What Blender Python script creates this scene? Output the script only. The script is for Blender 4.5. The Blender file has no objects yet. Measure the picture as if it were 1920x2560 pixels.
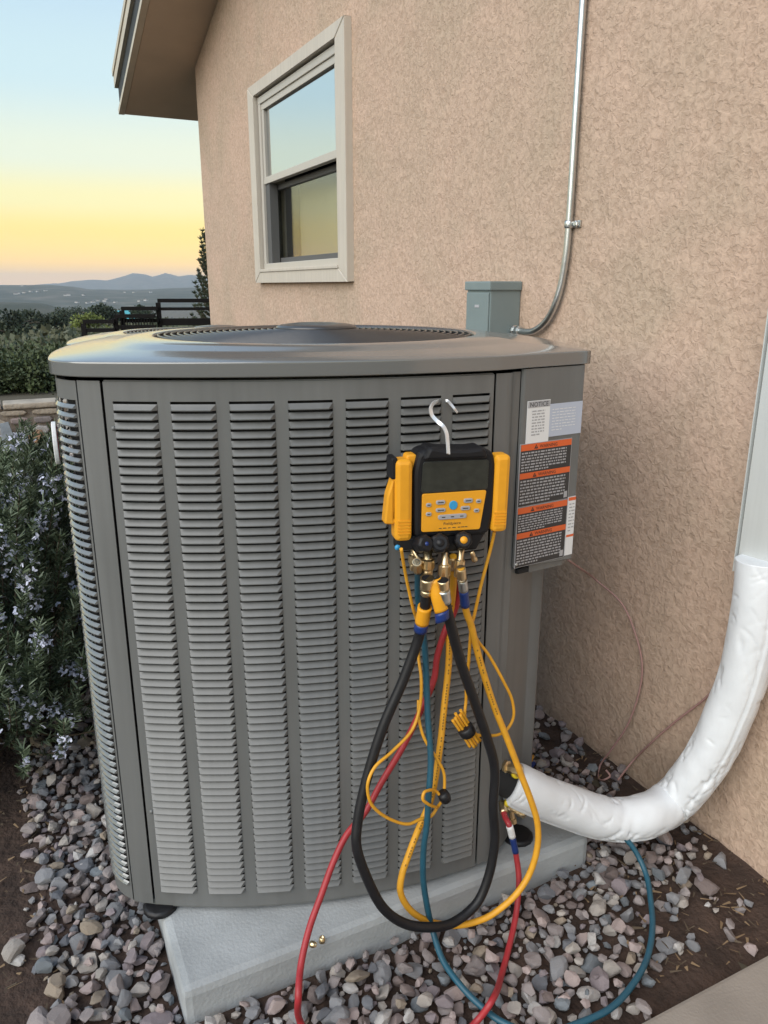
import bpy, bmesh, math, random
import numpy as np
from mathutils import Vector, Matrix, noise
random.seed(7); rng = np.random.default_rng(7)
S = bpy.context.scene
C = S.collection
rad = math.radians

# ---------------------------------------------------------------- camera
CAM_H = 1.33
cam_d = bpy.data.cameras.new('camera'); cam = bpy.data.objects.new('camera', cam_d); C.objects.link(cam)
cam.location = (0, 0, CAM_H); cam.rotation_euler = (rad(90 - 16.346), 0, rad(-26.2))
cam_d.sensor_fit = 'VERTICAL'; cam_d.sensor_height = 24.0; cam_d.sensor_width = 18.0
cam_d.lens = 24.0 * 1923 / 2560
cam_d.clip_start = 0.02; cam_d.clip_end = 40000
S.camera = cam

# ---------------------------------------------------------------- sky, fill lamp, exposure
SUN_EL, SUN_AZ = rad(1.0), rad(18)          # the sun has just reached the horizon; azimuth from +Y towards +X
W = bpy.data.worlds.new('World'); S.world = W; W.use_nodes = True
nt = W.node_tree; bg = nt.nodes['Background']
sky = nt.nodes.new('ShaderNodeTexSky'); sky.sky_type = 'NISHITA'; sky.sun_disc = False
sky.sun_elevation = SUN_EL; sky.sun_rotation = SUN_AZ
sky.altitude = 1500; sky.air_density = 1.0; sky.dust_density = 1.0; sky.ozone_density = 2.0
# the telephone compressed the range of this dusk sky: same sky, softer contrast
gam = nt.nodes.new('ShaderNodeGamma'); gam.inputs[1].default_value = 0.36; nt.links.new(sky.outputs[0], gam.inputs[0])
hsv = nt.nodes.new('ShaderNodeHueSaturation'); hsv.inputs['Saturation'].default_value = 1.25; hsv.inputs['Value'].default_value = 0.62; nt.links.new(gam.outputs[0], hsv.inputs['Color'])
tcw = nt.nodes.new('ShaderNodeTexCoord'); sep = nt.nodes.new('ShaderNodeSeparateXYZ'); nt.links.new(tcw.outputs['Generated'], sep.inputs[0])
rmp = nt.nodes.new('ShaderNodeValToRGB'); rmp.color_ramp.interpolation = 'EASE'
SKY = [(0.0, (1.66,.98,.46)), (.030, (1.52,.95,.24)), (.060, (1.24,.93,.21)), (.095, (1.06,.99,.46)), (.14, (.86,.96,.76)), (.22, (.63,.86,.92)), (.36, (.46,.68,.92)), (1.0, (.36,.54,.82))]
while len(rmp.color_ramp.elements) < len(SKY): rmp.color_ramp.elements.new(.5)
for e, (p, c) in zip(rmp.color_ramp.elements, SKY): e.position = p; e.color = (*c, 1)
nt.links.new(sep.outputs['Z'], rmp.inputs[0])
mxw = nt.nodes.new('ShaderNodeMix'); mxw.data_type = 'RGBA'; mxw.inputs[0].default_value = 0.8
nt.links.new(hsv.outputs[0], mxw.inputs[6]); nt.links.new(rmp.outputs[0], mxw.inputs[7]); nt.links.new(mxw.outputs[2], bg.inputs[0])
bg.inputs[1].default_value = 0.90
# added broad fill lamp from the left and above, brightening beyond the sky's light
fill_d = bpy.data.lights.new('soft_fill', 'SUN'); soft_fill = bpy.data.objects.new('soft_fill', fill_d); C.objects.link(soft_fill)
fill_d.energy = 2.9; fill_d.angle = rad(66); fill_d.color = (1.0, 0.93, 0.84)
soft_fill.rotation_euler = Vector((.80, .34, -.62)).to_track_quat('-Z', 'Y').to_euler()
vs = S.view_settings; vs.view_transform = 'Standard'; vs.look = 'None'; vs.gamma = 1; vs.use_curve_mapping = False
vs.exposure = 0.24
S.cycles.max_bounces = 6; S.cycles.volume_bounces = 0; S.cycles.caustics_reflective = False; S.cycles.caustics_refractive = False
S.cycles.use_denoising = True

# ---------------------------------------------------------------- materials
def mat(name, col, rough=0.6, metal=0.0, var=0.0, vscale=20.0, bump=0.0, bscale=80.0, spec=0.5, detail=4.0, objrand=0.0, coat=0.0, sheen=0.0, bdist=0.01, ramp=None):
    m = bpy.data.materials.new(name); m.use_nodes = True
    n = m.node_tree.nodes; l = m.node_tree.links; b = n['Principled BSDF']
    b.inputs['Base Color'].default_value = (*col, 1); b.inputs['Roughness'].default_value = rough
    b.inputs['Metallic'].default_value = metal; b.inputs['Specular IOR Level'].default_value = spec
    if coat: b.inputs['Coat Weight'].default_value = coat; b.inputs['Coat Roughness'].default_value = 0.15
    tc = n.new('ShaderNodeTexCoord')
    src = None
    if var or ramp:
        t = n.new('ShaderNodeTexNoise'); t.inputs['Scale'].default_value = vscale; t.inputs['Detail'].default_value = detail
        l.new(tc.outputs['Object'], t.inputs['Vector'])
        r = n.new('ShaderNodeValToRGB')
        if ramp:
            while len(r.color_ramp.elements) < len(ramp): r.color_ramp.elements.new(0.5)
            for e, (p, c) in zip(r.color_ramp.elements, ramp): e.position = p; e.color = (*c, 1)
        else:
            r.color_ramp.elements[0].position = 0.3; r.color_ramp.elements[1].position = 0.7
            r.color_ramp.elements[0].color = (*[c*(1-var) for c in col], 1)
            r.color_ramp.elements[1].color = (*[min(1, c*(1+var)) for c in col], 1)
        l.new(t.outputs['Fac'], r.inputs['Fac']); src = r.outputs['Color']
    if objrand:
        oi = n.new('ShaderNodeObjectInfo'); mr = n.new('ShaderNodeMapRange')
        mr.inputs['To Min'].default_value = 1-objrand; mr.inputs['To Max'].default_value = 1+objrand
        l.new(oi.outputs['Random'], mr.inputs['Value'])
        mx = n.new('ShaderNodeMix'); mx.data_type = 'RGBA'; mx.blend_type = 'MULTIPLY'; mx.inputs[0].default_value = 1
        if src: l.new(src, mx.inputs[6])
        else: mx.inputs[6].default_value = (*col, 1)
        l.new(mr.outputs[0], mx.inputs[7]); src = mx.outputs[2]
    if src: l.new(src, b.inputs['Base Color'])
    if bump:
        t2 = n.new('ShaderNodeTexNoise'); t2.inputs['Scale'].default_value = bscale; t2.inputs['Detail'].default_value = 5
        l.new(tc.outputs['Object'], t2.inputs['Vector'])
        bp = n.new('ShaderNodeBump'); bp.inputs['Strength'].default_value = bump; bp.inputs['Distance'].default_value = bdist
        l.new(t2.outputs['Fac'], bp.inputs['Height']); l.new(bp.outputs['Normal'], b.inputs['Normal'])
    return m

M = {}
M['paint'] = mat('grey_cabinet_paint', (0.150, 0.154, 0.152), 0.42, spec=0.6, coat=0.12, var=0.09, vscale=4, detail=9, bump=0.06, bscale=420, bdist=0.001)
M['lid_paint'] = mat('grey_lid_paint', (0.150, 0.154, 0.152), 0.2, var=0.04, vscale=5, bump=0.02, bscale=200, bdist=0.001, spec=0.9, coat=0.7)
M['lid_paint'].node_tree.nodes['Principled BSDF'].inputs['Coat IOR'].default_value = 1.8; M['lid_paint'].node_tree.nodes['Principled BSDF'].inputs['Coat Roughness'].default_value = 0.12
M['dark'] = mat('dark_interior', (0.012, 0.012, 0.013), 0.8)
M['coil'] = mat('coil_fins', (0.05, 0.05, 0.052), 0.5, metal=0.3)
M['wire'] = mat('black_grille_wire', (0.05, 0.05, 0.052), 0.28, spec=0.8)
M['black_plastic'] = mat('black_plastic', (0.009, 0.009, 0.011), 0.5, spec=0.35, bump=0.1, bscale=500, bdist=0.0005)
M['black_rubber'] = mat('black_rubber', (0.011, 0.011, 0.013), 0.45, spec=0.4, var=0.15, vscale=60)
M['yellow'] = mat('yellow_plastic', (0.80, 0.36, 0.018), 0.42, var=0.06, vscale=30)
M['yellow_hose'] = mat('yellow_hose', (0.74, 0.36, 0.025), 0.48, var=0.08, vscale=50)
M['red_hose'] = mat('red_hose', (0.36, 0.028, 0.035), 0.45, var=0.1, vscale=40)
M['blue_hose'] = mat('teal_hose', (0.016, 0.085, 0.13), 0.42, var=0.1, vscale=40)
M['brass'] = mat('brass', (0.80, 0.63, 0.38), 0.30, metal=1.0, bump=0.15, bscale=900, bdist=0.0006)
M['steel'] = mat('galvanised_steel', (0.62, 0.64, 0.64), 0.34, metal=1.0, var=0.08, vscale=25)
M['white_metal'] = mat('bright_steel_hook', (0.82, 0.83, 0.84), 0.3, metal=0.6)
M['blue_plastic'] = mat('blue_plastic', (0.012, 0.035, 0.17), 0.35)
M['bright_blue'] = mat('bright_blue_button', (0.04, 0.32, 0.62), 0.4)
M['lcd'] = mat('lcd_screen', (0.034, 0.036, 0.030), 0.28, var=0.22, vscale=70)
M['grey_btn'] = mat('grey_button', (0.36, 0.36, 0.38), 0.5)
M['ink'] = mat('black_ink', (0.03, 0.03, 0.03), 0.6)
M['label_white'] = mat('white_label', (0.80, 0.81, 0.82), 0.4)
M['label_blue'] = mat('pale_blue_label', (0.50, 0.55, 0.66), 0.35)
M['label_black'] = mat('black_label', (0.035, 0.034, 0.035), 0.4)
M['label_orange'] = mat('orange_label', (0.76, 0.135, 0.03), 0.45)
M['label_print'] = mat('pale_print', (0.42, 0.42, 0.44), 0.5)
M['concrete'] = mat('concrete', (0.36, 0.38, 0.39), 0.8, var=0.20, vscale=7, detail=8, bump=0.35, bscale=140, bdist=0.004)
M['walk'] = mat('walkway_concrete', (0.29, 0.255, 0.22), 0.9, var=0.14, vscale=7, detail=8, bump=0.3, bscale=160, bdist=0.004)
M['wrap'] = mat('white_insulation_wrap', (0.76, 0.79, 0.82), 0.34, var=0.03, vscale=20, bump=0.3, bscale=22, bdist=0.006)
M['cover'] = mat('grey_white_duct', (0.56, 0.58, 0.57), 0.45, var=0.03, vscale=6)
M['foam'] = mat('black_foam', (0.015, 0.015, 0.016), 0.9)
M['ebox'] = mat('grey_box_paint', (0.20, 0.25, 0.255), 0.42, var=0.04, vscale=15)
M['wire_red'] = mat('brown_red_wire', (0.40, 0.235, 0.215), 0.6)
M['trim'] = mat('window_trim_paint', (0.56, 0.51, 0.44), 0.5, var=0.03, vscale=8, bump=0.05, bscale=200, bdist=0.001)
M['vinyl'] = mat('window_vinyl', (0.50, 0.47, 0.42), 0.4, var=0.02)
M['screen'] = mat('dark_mesh_frame', (0.10, 0.10, 0.10), 0.6)
M['soffit'] = mat('soffit_board', (0.54, 0.44, 0.34), 0.8, var=0.07, vscale=4, bump=0.1, bscale=120, bdist=0.002)
M['fascia'] = mat('pale_fascia', (0.52, 0.47, 0.38), 0.55, var=0.08, vscale=12)
M['dark_gap'] = mat('dark_gap_strip', (0.035, 0.040, 0.044), 0.7, var=0.2, vscale=18)  # near-black colour standing in for a shaded gap
M['shingle'] = mat('roof_shingle', (0.12, 0.10, 0.09), 0.9, var=0.25, vscale=30)
M['dirt'] = mat('dirt', (0.054, 0.033, 0.024), 0.95, var=0.4, vscale=14, detail=10, bump=0.8, bscale=60, bdist=0.015)
M['rail'] = mat('black_rail_metal', (0.008, 0.007, 0.007), 0.8, spec=0.2)
M['leaf'] = mat('rosemary_leaf', (0.060, 0.085, 0.042), 0.6, var=0.45, vscale=9)
M['leaf_pale'] = mat('rosemary_leaf_pale', (0.15, 0.19, 0.12), 0.6, var=0.35, vscale=9)
M['flower'] = mat('pale_blue_petal', (0.66, 0.68, 0.82), 0.6, var=0.12, vscale=30)
M['stem'] = mat('woody_stem', (0.10, 0.075, 0.05), 0.9)
M['hedge'] = mat('hedge_leaf', (0.058, 0.078, 0.030), 0.65, var=0.5, vscale=3.5)
M['conifer'] = mat('conifer_needles', (0.045, 0.062, 0.034), 0.7, var=0.4, vscale=7)
M['scrub'] = mat('scrub_leaf', (0.095, 0.10, 0.060), 0.75, ramp=[(0.30, (0.045, 0.058, 0.030)), (0.5, (0.085, 0.092, 0.05)), (0.72, (0.15, 0.135, 0.085))], vscale=0.12)
M['tree_leaf'] = mat('tree_leaf', (0.035, 0.05, 0.026), 0.7, var=0.5, vscale=0.6)
M['lime_leaf'] = mat('yellow_green_leaf', (0.16, 0.19, 0.04), 0.65, var=0.4, vscale=0.8)
M['house_far'] = mat('far_house_stucco', (0.50, 0.48, 0.45), 0.8)
M['turquoise'] = mat('turquoise_roof', (0.10, 0.42, 0.45), 0.5)
M['hill'] = mat('hill_scrub', (0.07, 0.085, 0.05), 0.95, ramp=[(0.35, (0.022, 0.032, 0.020)), (0.5, (0.05, 0.055, 0.036)), (0.7, (0.12, 0.105, 0.08))], vscale=0.012, detail=10)
M['ground'] = mat('desert_ground', (0.10, 0.085, 0.06), 0.95, ramp=[(0.3, (0.055, 0.05, 0.033)), (0.5, (0.10, 0.085, 0.06)), (0.7, (0.18, 0.145, 0.11))], vscale=0.25, detail=10)
M['cap'] = mat('sandstone_cap', (0.40, 0.34, 0.27), 0.9, var=0.25, vscale=6, bump=0.5, bscale=30, bdist=0.02)
M['mortar'] = mat('wall_mortar', (0.30, 0.25, 0.205), 0.95, var=0.2, vscale=10, bump=0.5, bscale=40, bdist=0.02)
M['slate'] = mat('slate_stone', (0.25, 0.28, 0.31), 0.8, var=0.2, vscale=9, bump=0.4, bscale=30)
M['orange_stone'] = mat('orange_stone', (0.37, 0.22, 0.13), 0.85, var=0.3, vscale=9, bump=0.4, bscale=30)
STONE_COLS = [(0.275,0.24,0.235),(0.23,0.23,0.24),(0.36,0.29,0.275),(0.15,0.155,0.172),(0.245,0.205,0.215),(0.37,0.335,0.305),(0.19,0.15,0.14),(0.46,0.44,0.425),(0.30,0.245,0.19),(0.18,0.20,0.218)]
SM = [mat('stone_%s' % k, c, 0.78, var=0.22, vscale=45, detail=6, bump=0.5, bscale=160, bdist=0.003, objrand=0.16) for k, c in zip(['mauve','grey','pink','slate','plum','tan','brown','pale','ochre','blue'], STONE_COLS)]

def stucco():
    m = bpy.data.materials.new('tan_stucco'); m.use_nodes = True
    n = m.node_tree.nodes; l = m.node_tree.links; b = n['Principled BSDF']; b.inputs['Roughness'].default_value = 0.92
    b.inputs['Specular IOR Level'].default_value = 0.25
    tc = n.new('ShaderNodeTexCoord')
    def nz(scale, det, dist=0.0, rough=0.5):
        t = n.new('ShaderNodeTexNoise'); t.inputs['Scale'].default_value = scale; t.inputs['Detail'].default_value = det
        t.inputs['Distortion'].default_value = dist; t.inputs['Roughness'].default_value = rough
        l.new(tc.outputs['Object'], t.inputs['Vector']); return t
    def rp(pairs, src):
        r = n.new('ShaderNodeValToRGB')
        while len(r.color_ramp.elements) < len(pairs): r.color_ramp.elements.new(0.5)
        for e, (p, c) in zip(r.color_ramp.elements, pairs): e.position = p; e.color = (*c, 1)
        l.new(src, r.inputs['Fac']); return r
    big = nz(2.2, 7, .5, .62); med = nz(68, 3.2, .7, 0.55); fine = nz(300, 3)
    patch = rp([(0.36, (0.470, 0.363, 0.276)), (0.62, (0.545, 0.398, 0.308))], big.outputs['Fac'])
    flat = rp([(0.35, (0.87, 0.85, 0.83)), (0.50, (0.98, 0.975, 0.97)), (0.64, (1.10, 1.10, 1.095))], med.outputs['Fac'])
    mx = n.new('ShaderNodeMix'); mx.data_type = 'RGBA'; mx.blend_type = 'MULTIPLY'; mx.inputs[0].default_value = 1; mx.clamp_result = False
    l.new(patch.outputs[0], mx.inputs[6]); l.new(flat.outputs[0], mx.inputs[7]); l.new(mx.outputs[2], b.inputs['Base Color'])
    hr = rp([(0.32, (0, 0, 0)), (0.50, (0.6, 0.6, 0.6)), (0.68, (1, 1, 1))], med.outputs['Fac'])
    b1 = n.new('ShaderNodeBump'); b1.inputs['Strength'].default_value = 0.62; b1.inputs['Distance'].default_value = 0.0028
    tw = nz(7, 3, .4); b0 = n.new('ShaderNodeBump'); b0.inputs['Strength'].default_value = 0.5; b0.inputs['Distance'].default_value = 0.02
    l.new(tw.outputs['Fac'], b0.inputs['Height']); l.new(b0.outputs[0], b1.inputs['Normal'])
    l.new(hr.outputs[0], b1.inputs['Height'])
    b2 = n.new('ShaderNodeBump'); b2.inputs['Strength'].default_value = 0.35; b2.inputs['Distance'].default_value = 0.0015
    l.new(fine.outputs['Fac'], b2.inputs['Height']); l.new(b1.outputs[0], b2.inputs['Normal']); l.new(b2.outputs[0], b.inputs['Normal'])
    return m
M['stucco'] = stucco()

def glass_mat():                                            # coated pane: a dark room behind a strong mirror-like film
    m = bpy.data.materials.new('window_glass'); m.use_nodes = True; n = m.node_tree.nodes; l = m.node_tree.links
    b = n['Principled BSDF']; b.inputs['Base Color'].default_value = (0.035, 0.04, 0.042, 1); b.inputs['Roughness'].default_value = 0.05
    g = n.new('ShaderNodeBsdfGlossy'); g.inputs['Color'].default_value = (.92, .95, .97, 1); g.inputs['Roughness'].default_value = 0.02
    x = n.new('ShaderNodeMixShader'); lw = n.new('ShaderNodeLayerWeight'); lw.inputs['Blend'].default_value = .95
    l.new(lw.outputs['Fresnel'], x.inputs[0]); l.new(b.outputs[0], x.inputs[1]); l.new(g.outputs[0], x.inputs[2]); l.new(x.outputs[0], n['Material Output'].inputs['Surface'])
    return m
M['glass'] = glass_mat()
M['lcd'].node_tree.nodes['Principled BSDF'].inputs['Specular IOR Level'].default_value = 0.4
def streak(m, lo=.90, hi=1.04):                             # dust and rain streaks down the painted sheet metal
    n = m.node_tree.nodes; l = m.node_tree.links; b = n['Principled BSDF']; tc = n.new('ShaderNodeTexCoord'); mp = n.new('ShaderNodeMapping'); mp.inputs['Scale'].default_value = (55, 55, 2.2)
    l.new(tc.outputs['Object'], mp.inputs[0]); t = n.new('ShaderNodeTexNoise'); t.inputs['Scale'].default_value = 1; t.inputs['Detail'].default_value = 5; l.new(mp.outputs[0], t.inputs['Vector'])
    r = n.new('ShaderNodeMapRange'); r.inputs['From Min'].default_value = .3; r.inputs['From Max'].default_value = .7; r.inputs['To Min'].default_value = lo; r.inputs['To Max'].default_value = hi; l.new(t.outputs['Fac'], r.inputs['Value'])
    x = n.new('ShaderNodeMix'); x.data_type = 'RGBA'; x.blend_type = 'MULTIPLY'; x.inputs[0].default_value = 1; l.new(b.inputs['Base Color'].links[0].from_socket, x.inputs[6]); l.new(r.outputs[0], x.inputs[7]); l.new(x.outputs[2], b.inputs['Base Color'])
streak(M['paint']); streak(M['cover'], .94, 1.02); streak(M['trim'], .92, 1.03)
def clear_pane():
    m = bpy.data.materials.new('clear_pane'); m.use_nodes = True; n = m.node_tree.nodes; l = m.node_tree.links; n.remove(n['Principled BSDF'])
    a = n.new('ShaderNodeBsdfTransparent'); a.inputs[0].default_value = (.86, .87, .85, 1); g = n.new('ShaderNodeBsdfGlossy'); g.inputs['Roughness'].default_value = .06; x = n.new('ShaderNodeMixShader'); x.inputs[0].default_value = .24
    l.new(a.outputs[0], x.inputs[1]); l.new(g.outputs[0], x.inputs[2]); l.new(x.outputs[0], n['Material Output'].inputs['Surface']); return m
M['clear_pane'] = clear_pane()
M['blind'] = mat('pale_window_blind', (0.80, 0.76, 0.62), 0.25, spec=0.9)

# ---------------------------------------------------------------- geometry helpers
class MB:
    def __init__(s): s.v = []; s.f = []; s.m = []; s.s = []
    def add(s, verts, faces, mi=0, smooth=False, X=None):
        o = len(s.v)
        s.v += [tuple(X @ Vector(p)) if X is not None else tuple(p) for p in verts]
        s.f += [tuple(o + i for i in f) for f in faces]; s.m += [mi]*len(faces); s.s += [smooth]*len(faces)
        return s
    def box(s, x0, x1, y0, y1, z0, z1, mi=0, X=None, bev=0.0):
        if bev:
            bm = bmesh.new(); bmesh.ops.create_cube(bm, size=1)
            for q in bm.verts: q.co = Vector((x0+(q.co.x+.5)*(x1-x0), y0+(q.co.y+.5)*(y1-y0), z0+(q.co.z+.5)*(z1-z0)))
            bmesh.ops.bevel(bm, geom=bm.edges[:], offset=bev, segments=2, profile=0.6, affect='EDGES')
            bm.verts.index_update()
            r = s.add([q.co.copy() for q in bm.verts], [[q.index for q in f.verts] for f in bm.faces], mi, False, X); bm.free(); return r
        v = [(x, y, z) for x in (x0, x1) for y in (y0, y1) for z in (z0, z1)]
        return s.add(v, [(0,1,3,2),(4,6,7,5),(0,4,5,1),(2,3,7,6),(0,2,6,4),(1,5,7,3)], mi, False, X)
    def loft(s, loops, mi=0, smooth=True, cap0=False, cap1=False, closed=True, X=None):
        n = len(loops[0]); v = [p for L in loops for p in L]; f = []
        for k in range(len(loops)-1):
            for i in range(n if closed else n-1):
                j = (i+1) % n
                f.append((k*n+i, k*n+j, (k+1)*n+j, (k+1)*n+i))
        s.add(v, f, mi, smooth, X)
        o = len(s.v) - len(v)
        if cap0: s.f.append(tuple(o+i for i in reversed(range(n)))); s.m.append(mi); s.s.append(False)
        if cap1: s.f.append(tuple(o+(len(loops)-1)*n+i for i in range(n))); s.m.append(mi); s.s.append(False)
        return s
    def lathe(s, prof, mi=0, n=20, X=None, smooth=True):      # profile of (r, z) about Z
        return s.loft([[(r*math.cos(2*math.pi*i/n), r*math.sin(2*math.pi*i/n), z) for i in range(n)] for r, z in prof], mi, smooth, True, True, True, X)
    def tube(s, pts, r, mi=0, n=8, cap=True, X=None):
        pts = [Vector(p) for p in pts]; loops = []; N = len(pts)
        t0 = (pts[1]-pts[0]).normalized(); u = t0.orthogonal().normalized()
        for i, p in enumerate(pts):
            t = (pts[min(i+1, N-1)]-pts[max(i-1, 0)]).normalized()
            u = (u - t*u.dot(t)).normalized(); w = t.cross(u)
            rr = r(i/(N-1)) if callable(r) else r
            loops.append([p + u*(rr*math.cos(2*math.pi*k/n)) + w*(rr*math.sin(2*math.pi*k/n)) for k in range(n)])
        return s.loft(loops, mi, True, cap, cap, True, X)
    def text(s, txt, size, mi, X, width=None):
        v, f = text_mesh(txt)
        xs = [p[0] for p in v]; w = max(xs)-min(xs); k = size if width is None else width/w
        return s.add([((p[0]-(min(xs)+w/2))*k, p[1]*size, 0) for p in v], f, mi, False, X)
    def data(s, name, mats):
        me = bpy.data.meshes.new(name); me.from_pydata([tuple(p) for p in s.v], [], s.f)
        for m in mats: me.materials.append(m)
        if len(mats) > 1: me.polygons.foreach_set('material_index', s.m)
        me.polygons.foreach_set('use_smooth', s.s); me.update(); return me
    def build(s, name, mats, parent=None, **kw):
        return link(name, s.data(name, mats if isinstance(mats, (list, tuple)) else [mats]), parent, **kw)

_txt = {}
def text_mesh(txt):
    if txt not in _txt:
        cu = bpy.data.curves.new('print', 'FONT'); cu.body = txt; cu.resolution_u = 2
        ob = bpy.data.objects.new('print', cu); C.objects.link(ob)
        dg = bpy.context.evaluated_depsgraph_get(); me = bpy.data.meshes.new_from_object(ob.evaluated_get(dg))
        _txt[txt] = ([tuple(v.co) for v in me.vertices], [tuple(p.vertices) for p in me.polygons])
        bpy.data.objects.remove(ob); bpy.data.curves.remove(cu); bpy.data.meshes.remove(me)
    return _txt[txt]

def tag(o, label=None, cat=None, group=None, kind=None):
    if label: o['label'] = label
    if cat: o['category'] = cat
    if group: o['group'] = group
    if kind: o['kind'] = kind
    return o
def link(name, data, parent=None, label=None, cat=None, group=None, kind=None):
    o = bpy.data.objects.new(name, data); C.objects.link(o)
    if parent is not None: o.parent = parent
    return tag(o, label, cat, group, kind)
def empty(name, loc, rz=0.0, label=None, cat=None, group=None):
    o = link(name, None, None, label, cat, group); o.location = loc; o.rotation_euler = (0, 0, rz); o.empty_display_size = 0.1
    return o
def copy_tree(o, parent=None, only=None):
    c = o.copy(); C.objects.link(c); c.parent = parent
    for ch in [q for q in o.children if only is None or q.name.split('.')[0] in only]: copy_tree(ch, c)
    return c
def spline(P, k=8):
    P = [np.array(p, float) for p in P]; out = []
    Q = [2*P[0]-P[1]] + P + [2*P[-1]-P[-2]]
    for i in range(1, len(Q)-2):
        a, b, c, d = Q[i-1:i+3]
        # centripetal Catmull-Rom
        t0 = 0; t1 = t0+max(1e-6, np.linalg.norm(b-a))**.5; t2 = t1+max(1e-6, np.linalg.norm(c-b))**.5; t3 = t2+max(1e-6, np.linalg.norm(d-c))**.5
        for j in range(k):
            t = t1+(t2-t1)*j/k
            A1 = (t1-t)/(t1-t0)*a+(t-t0)/(t1-t0)*b; A2 = (t2-t)/(t2-t1)*b+(t-t1)/(t2-t1)*c; A3 = (t3-t)/(t3-t2)*c+(t-t2)/(t3-t2)*d
            B1 = (t2-t)/(t2-t0)*A1+(t-t0)/(t2-t0)*A2; B2 = (t3-t)/(t3-t1)*A2+(t-t1)/(t3-t1)*A3
            out.append(tuple((t2-t)/(t2-t1)*B1+(t-t1)/(t2-t1)*B2))
    out.append(tuple(P[-1])); return out
def rrect(w, h, r, n=5, cx=0, cz=0):
    P = []
    for sx, sz, a0 in ((1,1,0),(-1,1,90),(-1,-1,180),(1,-1,270)):
        for i in range(n+1):
            a = rad(a0+90*i/n); P.append((cx+sx*(w/2-r)+r*math.cos(a), cz+sz*(h/2-r)+r*math.sin(a)))
    return P
def slab(mb, poly, y0, y1, bev, mi=0, X=None):
    """poly in (x, z), extruded along y from y0 (front) to y1 (back), with a rounded front and back rim"""
    cx = sum(p[0] for p in poly)/len(poly); cz = sum(p[1] for p in poly)/len(poly)
    def inset(d):
        n = len(poly); out = []
        for i in range(n):
            a = Vector(poly[i-1]); b = Vector(poly[i]); c = Vector(poly[(i+1) % n])
            e = ((b-a).normalized()+(c-b).normalized())
            e = e.normalized() if e.length > 1e-6 else Vector((1, 0)); nn = Vector((-e.y, e.x))
            if nn.dot(Vector((cx, cz))-b) < 0: nn = -nn
            out.append(b+nn*d)
        return out
    L = []
    for d, y in ((bev, y0), (bev*.3, y0+bev*.3), (0, y0+bev), (0, y1-bev), (bev*.3, y1-bev*.3), (bev, y1)):
        L.append([(p.x, y, p.y) for p in inset(d)])
    return mb.loft(L, mi, False, True, True, True, X)

# ================================================================ SETTING
def fbm(x, y, s, o=4):
    return noise.fractal(Vector((x*s, y*s, 3.7)), 1.0, 2.0, o)
def sstep(a, b, t):
    t = min(1, max(0, (t-a)/(b-a))); return t*t*(3-2*t)
def ground_z(x, y):
    r = math.hypot(x, y); z = 0.0
    z += -0.004                                            # yard
    bed = sstep(7.30, 7.45, y)*0.33 if y > 7 else 0.0
    if r > 11:
        d = r-11
        z += -float(np.interp(r, [11,20,60,150,300,600,1100], [0,.9,2.8,6.4,12,26,47]))
        z += fbm(x, y, 0.02)*0.5*sstep(0, 60, d) + fbm(x, y, 0.004)*2.0*sstep(100, 500, d)
        bed *= 1-sstep(0, 25, d)
    return z + bed
def polar_sheet(name, radii, naz, zf, m, az0=0.0, az1=2*math.pi, kind='structure', smooth=True):
    mb = MB(); full = abs(az1-az0-2*math.pi) < 1e-6; v = []; f = []
    n = naz if full else naz+1
    for r in radii:
        for i in range(n):
            a = az0+(az1-az0)*i/naz; x, y = r*math.sin(a), r*math.cos(a); v.append((x, y, zf(x, y, r, a)))
    for k in range(len(radii)-1):
        for i in range(naz):
            j = (i+1) % n; f.append((k*n+i, k*n+j, (k+1)*n+j, (k+1)*n+i))
    if full:
        v.append((0, 0, zf(0, 0.01, 0, 0))); c = len(v)-1
        f += [(c, (i+1) % n, i) for i in range(n)]
    mb.add(v, f, 0, smooth); return mb.build(name, m, kind=kind)
RR = [0.5*1.085**k for k in range(126)]
polar_sheet('ground', RR, 220, lambda x, y, r, a: ground_z(x, y), M['ground'])

VIEW = rad(26.2)
def ridge(a, table):                                       # azimuth relative to view -> height
    d = math.degrees(a)
    for (d0, h0), (d1, h1) in zip(table, table[1:]):
        if d0 <= d <= d1: return h0+(h1-h0)*sstep(d0, d1, d)
    return table[0][1] if d < table[0][0] else table[-1][1]
def px_deg(u): return math.degrees(math.atan((u-960)/2005.0))+26.2
hill_t = [(-90,-14),(-30,6),(px_deg(0),4),(px_deg(60),5.5),(px_deg(120),6.5),(px_deg(170),1),(px_deg(230),-11),(px_deg(320),-13),(px_deg(480),-4),(30,4),(60,10),(120,-5)]
def hills_z(x, y, r, a):
    H = ridge(a, hill_t)+1.33+52
    t = (r-1500)/2000
    return -52 + H*(sstep(0, 1, t) if r < 3500 else 1-0.8*sstep(3500, 5200, r)) + fbm(x, y, 0.0016)*7*min(1, t*2)*(1 if abs(r-3500) > 250 else .25)
polar_sheet('hills', [1500+i*90 for i in range(42)], 420, hills_z, M['hill'], rad(-70), rad(110))
near_t = [(-90,-16),(px_deg(-200),-13),(px_deg(0),-14),(px_deg(90),-15),(px_deg(150),-20),(px_deg(230),-34),(px_deg(330),-52),(120,-52)]
def near_hill_z(x, y, r, a):
    H = ridge(a, near_t)+56
    return -56 + H*(sstep(700, 900, r) if r < 900 else 1-sstep(900, 1250, r)) + fbm(x, y, 0.006)*2.0*sstep(700, 800, r)*(1-sstep(1150, 1250, r))
polar_sheet('near_hills', [700+i*25 for i in range(23)], 300, near_hill_z, M['hill'], rad(-70), rad(40))
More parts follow.
